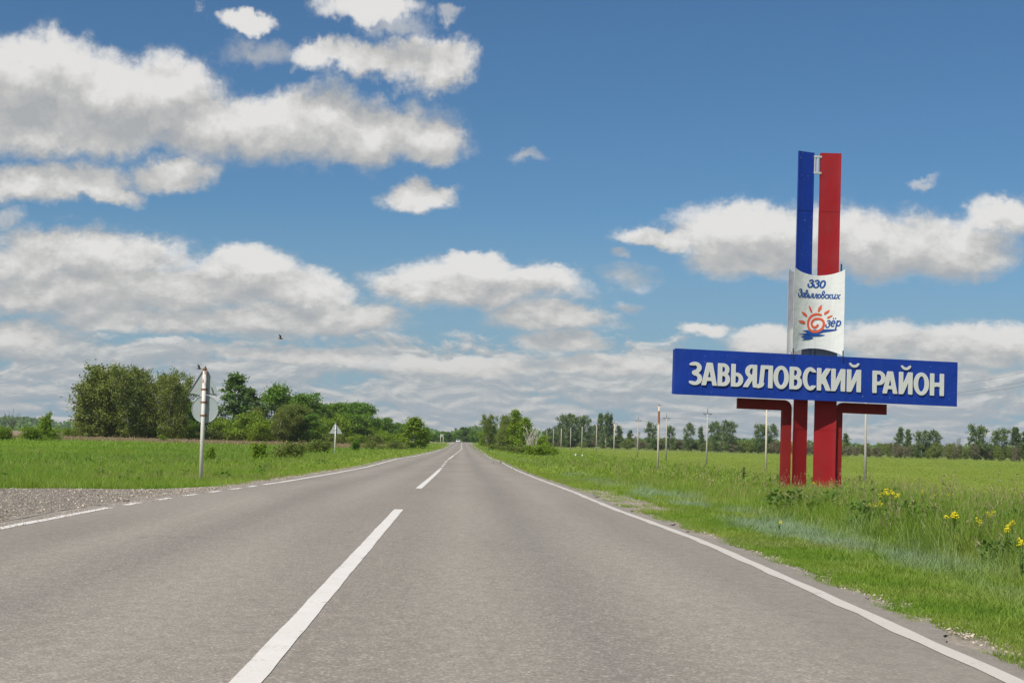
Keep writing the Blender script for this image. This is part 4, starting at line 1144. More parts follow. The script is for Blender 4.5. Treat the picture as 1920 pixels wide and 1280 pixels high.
# far trees each side of the road end
far = [(812, 700, 812, 24), (826, 760, 808, 26), (842, 800, 809, 26), (858, 760, 806, 18), (869, 800, 799, 24), (880, 800, 802, 22), (890, 790, 805, 22), (901, 770, 808, 22), (912, 780, 806, 22), (848, 900, 812, 24), (800, 650, 808, 26)]
fl = ['leftmost small tree of the far wood at the road end', 'far tree rising behind the two-post board', 'far tree just right of the two-post board', 'far tree at the left edge of the stand above the crest',
      'highest far tree straight above the oncoming car', 'far tree right of the highest one over the crest', 'far tree over the right lane at the crest', 'far tree over the right edge line at the crest',
      'far tree touching the roadside birches on the right', 'lowest far tree in the dip left of the crest', 'far tree right of the pointed roadside tree']
for (px, d, ty, w), lab in zip(far, fl):
    plant('green' if d != 800 else 'poplar', px, d, ty, w, lab, 'far trees at the end of the road', 'distant_tree', 'tree')
G3 = 'roadside grove on the right'
for kd, px, d, ty, w, lab in [
    ('birch', 921, 330, 773, 36, 'leftmost dark birch of the roadside grove on the right'), ('bare', 937, 300, 775, 20, 'leafless pale-twigged tree among the roadside birches'),
    ('cone', 947, 310, 776, 26, 'young yellow-green birch right of the leafless tree'), ('birch', 958, 300, 772, 30, 'birch left of the pointed one in the right-hand grove'),
    ('cone', 971, 262, 765, 34, 'tallest pointed yellow-green birch of the roadside grove'), ('cone', 986, 258, 779, 30, 'lower pointed birch at the right end of the grove'),
    ('birch', 940, 270, 790, 40, 'olive birch in front low in the roadside grove'), ('bright', 1013, 215, 811, 34, 'bright green bush-like tree right of the dead tree'),
    ('bright', 908, 400, 806, 22, 'small green tree at the far left of the grove')]:
    plant(kd, px, d, ty, w * 1.25, lab, G3, 'birch_tree' if kd in ('birch', 'cone') else 'roadside_tree', 'birch' if kd in ('birch', 'cone') else 'tree')
G4 = 'trees along the far edge of the right-hand field'
rights = [('green', 1030, 640, 801, 26), ('green', 1060, 640, 772, 34), ('green', 1079, 650, 776, 34), ('green', 1097, 640, 777, 30), ('green', 1112, 660, 795, 24), ('green', 1046, 655, 792, 24),
    ('poplar', 1125, 625, 772, 24), ('poplar', 1136, 620, 770, 22), ('poplar', 1147, 622, 773, 22), ('poplar', 1163, 620, 795, 24), ('poplar', 1178, 625, 804, 20), ('bare', 1194, 610, 808, 24),
    ('green', 1222, 600, 789, 24), ('green', 1257, 590, 793, 20), ('green', 1289, 585, 791, 24), ('poplar', 1316, 580, 797, 20), ('green', 1340, 570, 787, 28), ('green', 1366, 565, 785, 32),
    ('green', 1428, 550, 789, 34), ('green', 1446, 552, 793, 22), ('poplar', 1586, 520, 810, 22), ('poplar', 1683, 500, 799, 26), ('poplar', 1704, 498, 802, 24), ('green', 1727, 492, 804, 30), ('green', 1750, 492, 803, 30),
    ('bare', 1789, 486, 819, 28), ('green', 1833, 478, 793, 40), ('green', 1875, 470, 801, 40), ('poplar', 1911, 466, 799, 36), ('green', 1935, 462, 806, 40)]
rl = ['low tree behind the roadside grove, left of the first grove of the field edge', 'leftmost tall tree of the dense grove behind the pole row', 'middle tall tree of the dense grove behind the pole row', 'rightmost tall tree of the dense grove behind the pole row',
    'low tree in the gap after the dense grove', 'shoulder tree at the left foot of the dense grove', 'left one of three slim tall field-edge trees', 'middle and highest of three slim tall field-edge trees', 'right one of three slim tall field-edge trees',
    'short slim tree right of the three tall ones', 'low slim tree just before the bare scrub', 'bare grey tree left of the rusty post', 'dark tree directly left of the rusty post top', 'narrow tree just right of the rusty post',
    'tree left of the crossarm pole before the monument', 'slim tree right behind the crossarm pole before the monument', 'left crown of the broad pair before the monument', 'right, taller crown of the broad pair before the monument',
    'broad tree beneath the left arm of the monument', 'small tree clinging to the broad one beneath the left arm', 'small tree beneath the right arm of the monument', 'left slim tree under the end of the name board',
    'second slim tree under the end of the name board', 'broad tree beneath the right end of the name board', 'tree sloping down right of the name board end', 'bare tree in the gap after the board', 'tall solitary dense tree near the picture\'s right end',
    'wide tree right of the tall solitary one', 'outermost visible slim tree at the right', 'last wide tree past the right end of the view']
for (kd, px, d, ty, w), lab in zip(rights, rl):
    plant({'green': 'fgreen', 'poplar': 'fpoplar'}.get(kd, kd), px, d, ty, w, lab, G4, 'field_edge_tree', 'tree')
# scrub belt between those trees (nothing tells these apart)
n = 0
for i in range(78):
    px = 1030 + i * 12.0 + random.uniform(-4, 4)
    d = np.interp(px, [1030, 1200, 1575, 1920], [650, 615, 515, 460]) + random.uniform(-4, 10)
    kd = 'gscrub' if random.random() < .45 else 'scrub'
    ty = np.interp(px, [1030, 1200, 1575, 1960], [823, 820, 830, 832]) + random.uniform(-4, 5)
    wh = 'behind the row of power poles' if px < 1225 else 'between the rusty post and the monument' if px < 1460 else 'around the monument legs' if px < 1670 else 'below the end of the name board' if px < 1800 else 'by the solitary dense tree'
    if kd == 'gscrub': plant(kd, px, d, ty, random.uniform(20, 30), 'low green shrub in the scrub belt ' + wh, 'green shrubs of the far scrub belt', 'scrub_bush', 'shrub')
    else: plant(kd, px, d, ty, random.uniform(20, 30), 'grey-brown half-bare shrub in the belt ' + wh, 'grey shrubs of the far scrub belt', 'scrub_bush', 'shrub')
# undergrowth along the left wood
for i in range(30):
    px = 128 + i * 22 + random.uniform(-5, 5)
    if px > 745: break
    d = np.interp(px, [128, 350, 620, 740], [262, 262, 300, 360]) + random.uniform(-4, 4)
    plant('gscrub' if random.random() < .6 else 'bright', px, d, np.interp(px, [128, 740], [800, 812]) + random.uniform(-5, 5), random.uniform(30, 44), 'low undergrowth bush at the foot of the ' + ('big birch clump' if px < 350 else 'wood between the two road signs' if px < 620 else 'domed tree group beyond the lone sign'), 'undergrowth of the left-hand wood', 'undergrowth_bush', 'shrub')
# individual bushes
for kd, px, by, ty, w, lab in [
    ('shrub', 542, 866, 822, 68, 'big olive shrub in the verge left of the lone sign'), ('shrub', 594, 853, 819, 64, 'broad shrub directly behind the lone sign'),
    ('tiny', 486, 868, 827, 36, 'small bright green bush with a yellow bloom left of the big shrub'), ('tinydark', 666, 847, 821, 28, 'small dark pointed bush right of the lone sign'),
    ('shrub', 695, 845, 823, 30, 'low bush second to the right of the lone sign'), ('shrub', 716, 846, 830, 22, 'grey-green low bush near the left road edge'),
    ('shrub', 738, 842, 822, 38, 'bush at the foot of the pointed roadside tree'), ('shrub', 757, 845, 833, 26, 'pale low bush nearest the left road edge'),
    ('tiny', 396, 871, 836, 22, 'slender bright weed bush right behind the two-sign pole'), ('tiny', 309, 830, 815, 20, 'tiny bright bush in front of the birch clump'),
    ('bright', 57, 829, 797, 48, 'bright green bush at the left field edge'), ('bright', 97, 829, 800, 36, 'yellower right-hand part of the left field-edge bushes'), ('tiny', 82, 829, 769, 26, 'tall sprout rising out of the left field-edge bushes'),
    ('bright', 4, 829, 797, 40, 'bright bush at the extreme left of the meadow')]:
    b = gpt(px, by); d = min(b.y, 230)
    plant(kd, px, d, ty, w, lab, 'separate bushes left of the road', 'bush', 'bush')
for px, d, ty, w, lab in [(945, 240, 832, 34, 'first low bush under the roadside birches'), (966, 215, 829, 40, 'low bush in front of the tallest pointed birch'), (985, 190, 830, 44, 'low spreading bush left of the dead tree'),
    (1006, 170, 830, 50, 'low bush in front of the dead tree'), (1025, 175, 836, 44, 'outermost low bush toward the field'), (1038, 210, 834, 30, 'small bush behind the outermost low one'), (1018, 205, 826, 30, 'bush right behind the dead tree'), (925, 270, 829, 30, 'bush nearest the road crest on the right')]:
    plant('bright' if px > 1000 else 'shrub', px, d, ty, w, lab, 'low bushes along the right roadside', 'bush', 'bush')
# dead trees: bare white limbs
def dead_tree(px, d, ty, seed, lab, nb=9, spread=.5, m=M_dead):
    g = random.Random(seed); x = xat(px, d); z = tz(x, d); H = ztop(px, ty, d) - z
    r_ = empty('dead_tree', (x, d, z)); tag(r_, lab, 'dead tree', 'dead trees and dry stems')
    mb = MB(); mb.tube([(0, 0, -.1), (.1 * H * g.uniform(-1, 1), 0, H * .5), (.15 * H * g.uniform(-1, 1), 0, H)], [.06, .045, .02], 6); mb.obj('trunk', m, r_, True)
    for k in range(nb):
        a = g.uniform(0, 6.28); h = g.uniform(.05, .6) * H; L_ = g.uniform(.35, .8) * H * spread; mb = MB()
        mb.tube([(0, 0, h), (math.cos(a) * L_ * .5, math.sin(a) * L_ * .5, h + L_ * .7), (math.cos(a) * L_ * .8, math.sin(a) * L_ * .8, min(H * .98, h + L_ * 1.5))], [.04, .03, .012], 5)
        for q in range(3):
            s_ = g.uniform(.3, .8); c_ = Vector((math.cos(a) * L_ * s_, math.sin(a) * L_ * s_, h + L_ * s_)); mb.tube([c_, c_ + Vector((g.uniform(-.4, .4), g.uniform(-.4, .4), g.uniform(.2, .7))) * L_ * .6], [.018, .008], 4)
        mb.obj('limb', m, r_, True)
dead_tree(997, 205, 793, 1, 'white bare dead tree standing at the right end of the roadside grove', 13, .62)
dead_tree(1004, 208, 803, 5, 'smaller white dead stem beside the bare dead tree', 8, .5)
dead_tree(990, 203, 808, 8, 'low broken white stem left of the bare dead tree', 8, .6)
dead_tree(22, 215, 764, 3, 'thin leafless sapling between the bushes at far left', 8, .5, M_bark)

# far-off forested ridge on the left, and wood beyond the fields
def ridge(name, x0, x1, y0, h_fun, m, lab, n=5200, size=9, depth=160, seed=3):
    g = np.random.default_rng(seed)
    X = g.uniform(x0, x1, n); Y = y0 + g.random(n) * depth
    hh = h_fun(X); gz = terrain(X, Y)
    z = gz + hh * g.random(n) ** .6 + g.normal(0, 1.1, n) * (hh > 3)
    c = np.stack([X, Y, z], 1); a = unit(g.normal(0, 1, (n, 3))); b = unit(np.cross(a, g.normal(0, 1, (n, 3)))); s_ = size * g.uniform(.4, 1, (n, 1))
    V = np.concatenate([c - a * s_ * .5, c + b * s_ * .4, c + a * s_ * .5, c - b * s_ * .4])
    F = np.stack([np.arange(n) + k * n for k in range(4)], 1)
    o = link(name, np_mesh(name, V, F, m)); tag(o, lab, kind='stuff')
def ridge_h(X):
    xp = np.array([xat(p, 1900) for p in (-200, 0, 30, 60, 75, 100, 130, 200)]); hp = np.array([ztop(-200, 775, 1900), ztop(0, 785, 1900), ztop(30, 785, 1900), ztop(60, 797, 1900), ztop(75, 794, 1900), ztop(100, 796, 1900), ztop(130, 790, 1900), ztop(200, 799, 1900)]) + 3
    return np.interp(X, xp, hp) + 2 * np.sin(X * .05) + 1.2 * np.sin(X * .13)
ridge('far_forest', xat(-260, 1900), xat(230, 1900), 1900, ridge_h, M_leaf['poplar'], 'bluish forested ridge on the horizon at far left', 9000, 7)
ridge('far_wood', xat(700, 1500), xat(1100, 1500), 1500, lambda X: 13 + 3 * np.sin(X * .04) + 2 * np.sin(X * .11), M_leaf['poplar'], 'dark far-off wood along the horizon behind the road end', 7000, 5)
ridge('far_wood', xat(1100, 1100), xat(2050, 1100), 1100, lambda X: 6.5 + 1.2 * np.sin(X * .03) + 1 * np.sin(X * .09), M_leaf['poplar'], 'dark wood just showing over the scrub of the right-hand field', 9000, 4.5)
ridge('far_wood', xat(-260, 1100), xat(110, 1100), 1150, lambda X: 2.2 + 1 * np.sin(X * .03), M_leaf['poplar'], 'thin wood line beyond the left-hand meadow', 2500, 4)

# ------------------------------------------------------------------ car, two-post board, small sign
def car():
    y0 = 600; x0 = float(xc(y0)) - 1.5; r_ = empty('parked_car' if False else 'car', (x0, y0, float(zroad(y0)) + .005)); tag(r_, 'small white car coming over the distant crest in the left lane', 'car')
    mw = mat('white_car_paint', lambda N: pbsdf(N, (0.75, 0.76, 0.77), .25)); mg = mat('car_glass', lambda N: pbsdf(N, (0.02, 0.025, 0.03), .1)); mt = mat('tyre', lambda N: pbsdf(N, (0.02, 0.02, 0.02), .9)); ml = mat('headlight_glass', lambda N: pbsdf(N, (0.8, 0.8, 0.8), .1))
    side = [(-2.0, .28), (-2.05, .62), (-1.9, .80), (-1.0, .92), (-.35, 1.42), (1.2, 1.46), (1.85, .98), (2.05, .9), (2.05, .3)]
    mb = MB()
    n = len(side)
    L_ = [(-.84 + (.13 if z > 1.0 else 0), y, z) for y, z in side]; R_ = [(-v[0], v[1], v[2]) for v in L_]
    mb.add(L_ + R_, [tuple(range(n)), tuple(range(2 * n - 1, n - 1, -1))] + [(i, n + i, n + (i + 1) % n, (i + 1) % n) for i in range(n)]); mb.obj('body', mw, r_)
    mb = MB(); mb.add([(-.70, -.99, .945), (.70, -.99, .945), (.62, -.40, 1.40), (-.62, -.40, 1.40)], [(0, 1, 2, 3)]); mb.add([(-.70, -.975, .93), (.70, -.975, .93), (.62, -.385, 1.385), (-.62, -.385, 1.385)], [(3, 2, 1, 0)]); mb.obj('windscreen', mg, r_)
    for sx in (-1, 1):
        mb = MB(); mb.box(sx * .60 - .16, sx * .60 + .16, -2.08, -2.0, .60, .74); mb.obj('headlight', ml, r_)
        for yy_ in (-1.3, 1.3):
            mb = MB(); mb.tube([(sx * .66, yy_, .31), (sx * .87, yy_, .31)], .31, 16); mb.obj('wheel', mt, r_)
    mb = MB(); mb.box(-.5, .5, -2.07, -2.02, .36, .52); mb.obj('grille', mt, r_)
car()
d = 420; x1, x2 = xat(825.8, d), xat(830.8, d); zz = tz(x1, d); zt2 = ztop(828, 813.3, d); zm = ztop(828, 818.5, d)
r_ = empty('roadside_board', ((x1 + x2) / 2, d, zz)); tag(r_, 'white two-post board beyond the left verge near the crest', 'sign')
for xx in (x1, x2):
    mb = MB(); h_ = xx - (x1 + x2) / 2; mb.tube([(h_, 0, -.2), (h_, 0, zt2 - zz)], .09, 8); mb.obj('post', M_concw, r_, True)
mb = MB(); w_ = (x2 - x1) / 2; mb.box(-w_, w_, -.16, -.12, zm - zz, zt2 - zz - .05); mb.obj('panel', M_plate, r_)
d = 330; x1 = xat(912.3, d); zz = tz(x1, d); r_ = empty('small_sign', (x1, d, zz)); tag(r_, 'small pale blue sign on a short post by the roadside birches', 'sign')
H_ = ztop(912, 823.8, d) - zz
mb = MB(); mb.tube([(0.1, 0, -.2), (.1, 0, H_)], .06, 8); mb.obj('post', M_concw, r_, True)
mb = MB(); mb.box(-.32, .16, -.12, -.08, H_ - .34, H_); mb.obj('panel', mat('pale_blue_plate', lambda N: pbsdf(N, (0.30, 0.42, 0.52), .5)), r_)
# blue and white markers in the field
M_mb = mat('marker_blue', lambda N: pbsdf(N, (0.25, 0.42, 0.55), .5)); M_mw = mat('marker_white', lambda N: pbsdf(N, (0.75, 0.77, 0.76), .5))
for px, lab in ((1079.2, 'left one of two small white-topped blue field markers'), (1091.8, 'right one of two small white-topped blue field markers')):
    b = gpt(px, 860.5); r_ = empty('field_marker', b); tag(r_, lab, 'marker post', 'small field markers')
    mb = MB(); mb.tube([(0, 0, -.1), (0, 0, .34)], .045, 8); mb.obj('post', M_mb, r_, True)
    mb = MB(); mb.tube([(0, 0, .34), (0, 0, .40), (0, 0, .55), (0, 0, .62)], [.05, .11, .11, .04], 10); mb.obj('top', M_mw, r_, True)

# ------------------------------------------------------------------ air
HAZE = 0.00008
mb = MB(); mb.box(-2600, 2600, -80, 2900, -12, 75)
M_haze = bpy.data.materials.new('haze_air'); M_haze.use_nodes = True
_ht = M_haze.node_tree; _ht.nodes.clear(); _N = NT(_ht)
_v = _N.n('ShaderNodeVolumePrincipled'); _v.inputs['Color'].default_value = (0.80, 0.88, 1.0, 1); _v.inputs['Density'].default_value = HAZE; _v.inputs['Anisotropy'].default_value = 0.0
_o = _N.n('ShaderNodeOutputMaterial'); _ht.links.new(_v.outputs[0], _o.inputs['Volume'])
tag(mb.obj('haze', M_haze), 'thin bluish summer haze over the fields', kind='stuff')

# ------------------------------------------------------------------ birds
def bird(px, py, d, scale, lab, up_wing=True, perch=False):
    q = ray(px, py); p = Vector((q.x / q.y * d, d, CAM_H + q.z / q.y * d))
    mbr = bpy.data.materials.get('bird_feather') or mat('bird_feather', lambda N: pbsdf(N, N.mix(N.noise(opos(N), 12, 3, .6), (0.05, 0.035, 0.03), (0.16, 0.10, 0.06)), .8))
    r_ = empty('bird', p); r_.scale = (scale,) * 3; tag(r_, lab, 'bird')
    mb = MB(); mb.tube([(-.20, 0, .05), (-.12, 0, .02), (0, 0, 0), (.08, 0, .01), (.13, 0, .035), (.16, 0, .03), (.19, 0, .025)], [.022, .030, .045, .040, .030, .020, .004], 10); body = mb.obj('body', mbr, r_, True)
    for s_ in (-1, 1):
        mb = MB()
        if up_wing: A = [(.05, s_ * .03, .02), (-.06, s_ * .03, .02), (-.10, s_ * .14, .20), (-.14, s_ * .17, .30), (-.02, s_ * .16, .26), (.03, s_ * .10, .16)]
        else: A = [(.05, s_ * .03, .02), (-.06, s_ * .03, .02), (-.14, s_ * .20, .10), (-.18, s_ * .30, .12), (-.05, s_ * .26, .14), (.04, s_ * .14, .09)]
        mb.add(A + [(a[0], a[1], a[2] - .008) for a in A], [tuple(range(6)), tuple(range(11, 5, -1))] + [(i, 6 + i, 6 + (i + 1) % 6, (i + 1) % 6) for i in range(6)])
        mb.obj('wing', mbr, r_)
    mb = MB(); mb.add([(-.18, -.02, .05), (-.18, .02, .05), (-.30, .05, .09), (-.30, -.05, .09), (-.18, -.02, .04), (-.18, .02, .04), (-.30, .05, .082), (-.30, -.05, .082)], [(0, 1, 2, 3), (7, 6, 5, 4), (0, 4, 5, 1), (1, 5, 6, 2), (2, 6, 7, 3), (3, 7, 4, 0)]); mb.obj('tail', mbr, r_)
bird(526.5, 635, 95, .95, 'brown bird in mid flight with wings raised against the clouds')
bird(374, 691.5, 41.5, .42, 'small brown bird fluttering beside the tip of the triangular sign')

# ------------------------------------------------------------------ grass, weeds, stones
def blade_mesh(name, n, hgt, wid, spread, lean, seed, m, seg_=3, heads=0):
    g = np.random.default_rng(seed); V = []; F = []; MI_ = []
    for i in range(n):
        b = np.array([g.normal(0, spread), g.normal(0, spread), -.02]); a = g.uniform(0, 6.283); h = hgt * g.uniform(.55, 1.1); ln = lean * g.uniform(.2, 1.2) * h
        sd = np.array([-math.sin(a + g.uniform(-.8, .8)), math.cos(a), 0]); w = wid * g.uniform(.6, 1.2)
        k0 = len(V); isg = i < heads
        for k in range(seg_ + 1):
            t = k / seg_; p = b + np.array([math.cos(a) * ln * t * t, math.sin(a) * ln * t * t, h * (t - .18 * lean * t * t) * (1.35 if isg else 1)])
            ww = w * (1 - t) ** .7 * (1 if not isg else .45)
            if k == seg_: V.append(p)
            else: V += [p - sd * ww / 2, p + sd * ww / 2]
        for k in range(seg_ - 1):
            j = k0 + 2 * k; F.append((j, j + 1, j + 3, j + 2)); MI_.append(0)
        j = k0 + 2 * (seg_ - 1); F.append((j, j + 1, j + 2)); MI_.append(0)
        if isg:
            tip = V[-1]; dr = unit(tip - b)
            for q in range(7):
                c = tip + dr * (q - 4) * .022 * hgt / .5 + g.normal(0, .010, 3); e = unit(g.normal(0, 1, 3) + dr * 1.5) * .022; f2 = unit(np.cross(e, g.normal(0, 1, 3))) * .007
                j = len(V); V += [c - e, c + f2, c + e, c - f2]; F.append((j, j + 1, j + 2, j + 3)); MI_.append(1)
    me = bpy.data.meshes.new(name); me.from_pydata([tuple(v) for v in V], [], F)
    for mm in m: me.materials.append(mm)
    me.polygons.foreach_set('material_index', MI_); me.update(); return me
def broad_mesh(name, n, hgt, seed, m):
    g = np.random.default_rng(seed); V = []; F = []
    for i in range(n):
        a = g.uniform(0, 6.283); z = hgt * g.random() ** .7; r = .11 * (1 - .5 * z / hgt) * g.uniform(.3, 1.4); c = np.array([math.cos(a) * r, math.sin(a) * r, z])
        L_ = .05 * g.uniform(.6, 1.3); e = unit(np.array([math.cos(a), math.sin(a), g.normal(.2, .5)])) * L_; f2 = unit(np.cross(e, g.normal(0, 1, 3))) * L_ * .3
        j = len(V); V += [c - e * .5, c + f2, c + e * .6, c - f2]; F.append((j, j + 1, j + 2, j + 3))
    me = bpy.data.meshes.new(name); me.from_pydata([tuple(v) for v in V], [], F); me.materials.append(m); me.update(); return me
def source(name, meshes):
    c = bpy.data.collections.new(name)
    for i, me in enumerate(meshes):
        o = bpy.data.objects.new(name + '_%d' % i, me); c.objects.link(o)
    return c
def scatter(name, X, Y, scale, coll, label, zscale=None, dz=0.0, tilt=.12):
    n = len(X); me = bpy.data.meshes.new(name); Z = terrain(X, Y) + dz
    me.vertices.add(n); me.vertices.foreach_set('co', np.stack([X, Y, Z], 1).astype(np.float32).ravel())
    zs = scale if zscale is None else zscale
    for nm, arr in (('sc', np.stack([scale, scale, zs], 1)), ('rot', np.stack([rng.normal(0, tilt, n), rng.normal(0, tilt, n), rng.uniform(0, 6.283, n)], 1))):
        at = me.attributes.new(nm, 'FLOAT_VECTOR', 'POINT'); at.data.foreach_set('vector', arr.astype(np.float32).ravel())
    o = link(name, me); tag(o, label, kind='stuff')
    ng = bpy.data.node_groups.new(name, 'GeometryNodeTree')
    ng.interface.new_socket('Geometry', in_out='INPUT', socket_type='NodeSocketGeometry'); ng.interface.new_socket('Geometry', in_out='OUTPUT', socket_type='NodeSocketGeometry')
    N = ng.nodes; L = ng.links
    gi = N.new('NodeGroupInput'); go = N.new('NodeGroupOutput'); ci = N.new('GeometryNodeCollectionInfo'); ci.inputs['Collection'].default_value = coll; ci.inputs['Separate Children'].default_value = True; ci.inputs['Reset Children'].default_value = True
    ip = N.new('GeometryNodeInstanceOnPoints'); ip.inputs['Pick Instance'].default_value = True
    a1 = N.new('GeometryNodeInputNamedAttribute'); a1.data_type = 'FLOAT_VECTOR'; a1.inputs['Name'].default_value = 'sc'
    a2 = N.new('GeometryNodeInputNamedAttribute'); a2.data_type = 'FLOAT_VECTOR'; a2.inputs['Name'].default_value = 'rot'
    er = N.new('FunctionNodeEulerToRotation')
    rv = N.new('FunctionNodeRandomValue'); rv.data_type = 'INT'; rv.inputs['Min'].default_value = 0; rv.inputs['Max'].default_value = len(coll.objects) - 1
    for s_ in rv.inputs:
        if s_.name == 'Min' and s_.type == 'INT': s_.default_value = 0
        if s_.name == 'Max' and s_.type == 'INT': s_.default_value = len(coll.objects) - 1
    L.new(gi.outputs[0], ip.inputs['Points']); L.new(ci.outputs[0], ip.inputs['Instance']); L.new(a1.outputs[0], ip.inputs['Scale']); L.new(a2.outputs[0], er.inputs[0]); L.new(er.outputs[0], ip.inputs['Rotation'])
    out = [s_ for s_ in rv.outputs if s_.type == 'INT'][0]; L.new(out, ip.inputs['Instance Index'])
    L.new(ip.outputs[0], go.inputs[0])
    md = o.modifiers.new('scatter', 'NODES'); md.node_group = ng
    return o
short = source('short_turf', [blade_mesh('short_%d' % i, 26, .085, .0065, .055, .8, i, [M_blade, M_seed], 2) for i in range(4)])
tall = source('tall_turf', [blade_mesh('tall_%d' % i, 24, .42, .008, .075, .65, 10 + i, [M_blade, M_seed], 3, (0, 0, 0, 1)[i]) for i in range(4)])
midg = source('mid_turf', [blade_mesh('mid_%d' % i, 24, .22, .0075, .07, .7, 20 + i, [M_blade, M_seed], 3, (0, 0, 0)[i]) for i in range(3)])
tuft = source('coarse_turf', [blade_mesh('coarse_%d' % i, 34, .30, .030, .30, .6, 30 + i, [M_blade, M_seed], 2) for i in range(4)])
weedc = source('broad_leaves', [broad_mesh('broad_%d' % i, 46, .26, 40 + i, M_weed) for i in range(3)])
dryc = source('dry_stems', [blade_mesh('dry_%d' % i, 7, .62, .006, .10, .7, 50 + i, [M_drystem, M_drystem], 3, 3) for i in range(3)])
def nz(x, y, s, seed=0):
    return (np.sin(x * s + seed) * np.sin(y * s * 1.13 + seed * 2.1) + .6 * np.sin(x * s * 2.3 + y * s * 1.1 + seed * 3.7) + .4 * np.sin(x * s * 4.9 - y * s * 3.7 + seed)) / 2
def in_view(X, Y, m=3.0):
    return (X > -0.40 * Y - m) & (X < 0.435 * Y + m)
def sample(n, x0, x1, y0, y1, pw=1.0):
    """points denser toward the viewer: pdf ~ y^-pw"""
    u = rng.random(n)
    if abs(pw - 1) < 1e-6: Y = y0 * (y1 / y0) ** u
    else: q = 1 - pw; Y = (y0 ** q + u * (y1 ** q - y0 ** q)) ** (1 / q)
    X = rng.uniform(x0, x1, n); return X, Y
def sideroad(X, Y): return (X < -1.0 + left_off(Y) - .33) & (Y > 16.2 + .25 * np.sin(X * 2)) & (Y < 29.4 + 3.2 * sstep(-12, -4.6, X))
def patchR(X, Y, s): return (Y > 26) & (Y < 39) & (s < 5.35 + .35 * np.sin(Y * 1.7))
# right verge, short mown strip
X, Y = sample(46000, 2.9, 8.5, 7.5, 110, 1.25); s_ = X - xc(Y) - (right_off(Y) - 3.85)
k = in_view(X, Y) & (s_ > 4.22 + .16 * nz(X, Y, 1.7, 1) + .10 * rng.random(len(X))) & (s_ < 6.6 + .5 * nz(X, Y, .6, 2)) & ~(patchR(X, Y, s_) & (rng.random(len(X)) < .93))
X, Y, s_ = X[k], Y[k], s_[k]; sc = rng.uniform(.6, 1.25, len(X)) * (1 + Y / 60) * (.55 + .45 * sstep(4.2, 5.2, s_))
scatter('verge_grass', X, Y, sc, short, 'short green grass along the right road edge')
X, Y = sample(5000, 2.9, 3.9, 7.5, 70, 1.2); s_ = X - xc(Y) - (right_off(Y) - 3.85); k = in_view(X, Y) & (s_ > 4.08) & (s_ < 4.5) & (nz(X, Y, 2.3, 4) > .05)
scatter('verge_grass', X[k], Y[k], rng.uniform(.3, .75, k.sum()), short, 'sparse turf creeping over the broken right asphalt edge')
# right: medium and tall grass
X, Y = sample(52000, 4.0, 36, 8, 120, 1.3); s_ = X - xc(Y)
k = in_view(X, Y) & (s_ > 5.1 + .35 * nz(X, Y, .9, 3)) & (s_ < 9.5 + 2 * nz(X, Y, .3, 5) + Y * .02)
X, Y, s_ = X[k], Y[k], s_[k]; sc = rng.uniform(.65, 1.25, len(X)) * (1 + Y / 75)
scatter('bank_grass', X, Y, sc, midg, 'medium-high grass on the bank right of the road', zscale=sc * (.45 + .55 * sstep(5, 7.5, s_)))
X, Y = sample(80000, 5.0, 44, 9, 150, 1.25); s_ = X - xc(Y)
k = in_view(X, Y) & (s_ > 6.4 + .6 * nz(X, Y, .6, 7) + .6 * rng.random(len(X)) + .22 * np.maximum(0, Y - 24)) & ((s_ < 18 + 3 * nz(X, Y, .2, 6)) | (rng.random(len(X)) < .3))
X, Y, s_ = X[k], Y[k], s_[k]; sc = rng.uniform(.6, 1.15, len(X)) * (1 + Y / 110)
hh = sc * np.interp(Y, [10, 20, 32, 45, 70], [1.35, 1.15, .75, .5, .42]) * (.95 + .40 * nz(X, Y, .55, 9)) * np.interp(s_, [6, 7.6, 12, 16, 20, 40], [.6, 1.3, 1.3, .9, .6, .4])
scatter('tall_grass', X, Y, sc, tall, 'tall seeding grass around the foot of the monument', zscale=hh)
X, Y = sample(3200, 5.6, 30, 9, 90, 1.2); s_ = X - xc(Y); k = in_view(X, Y) & (s_ > 6.3) & (nz(X, Y, .8, 12) > .12)
scatter('dry_grass', X[k], Y[k], rng.uniform(.7, 1.3, k.sum()), dryc, 'dry straw stalks standing among the tall grass')
X, Y = sample(4000, 5.5, 20, 10, 30, 1.3); s_ = X - xc(Y); k = in_view(X, Y) & (s_ > 6.7) & (nz(X, Y, .9, 15) > .30)
scatter('leafy_weeds', X[k], Y[k], rng.uniform(.9, 1.7, k.sum()) * (1 + Y[k] / 150), weedc, 'dark broad-leaved weeds among the grass right of the road')
# left side
X, Y = sample(60000, -52, -5.0, 13.5, 130, 1.25); s_ = X - xc(Y); a_ = -s_
k = in_view(X, Y) & (a_ > 4.35 + .2 * nz(X, Y, 1.5, 21)) & ~sideroad(X, Y) & ((Y > 29) | ((Y > 11) & (Y < 17.8 + .5 * nz(X, Y, 2, 3)) & (a_ > 6.9 + .5 * nz(X, Y, 1.2, 8))))
X, Y, a_ = X[k], Y[k], a_[k]; sc = rng.uniform(.65, 1.2, len(X)) * (1 + Y / 80)
hh = sc * (.55 + .45 * sstep(4.6, 7.5, a_)) * np.where(Y < 17, .35, 1) * (1 + .25 * nz(X, Y, .4, 22))
scatter('meadow_grass', X, Y, sc, midg, 'fresh green meadow grass left of the road', zscale=hh)
X, Y = sample(26000, -52, -6.0, 29, 110, 1.3); s_ = X - xc(Y); a_ = -s_
k = in_view(X, Y) & (a_ > 6.5 + .5 * nz(X, Y, .8, 25)) & ~sideroad(X, Y) & (Y > 31.5 - .9 * sstep(-8, -14, X)) & (nz(X, Y, .35, 27) > -.25)
X, Y = X[k], Y[k]; sc = rng.uniform(.55, 1.0, len(X)) * (1 + Y / 110)
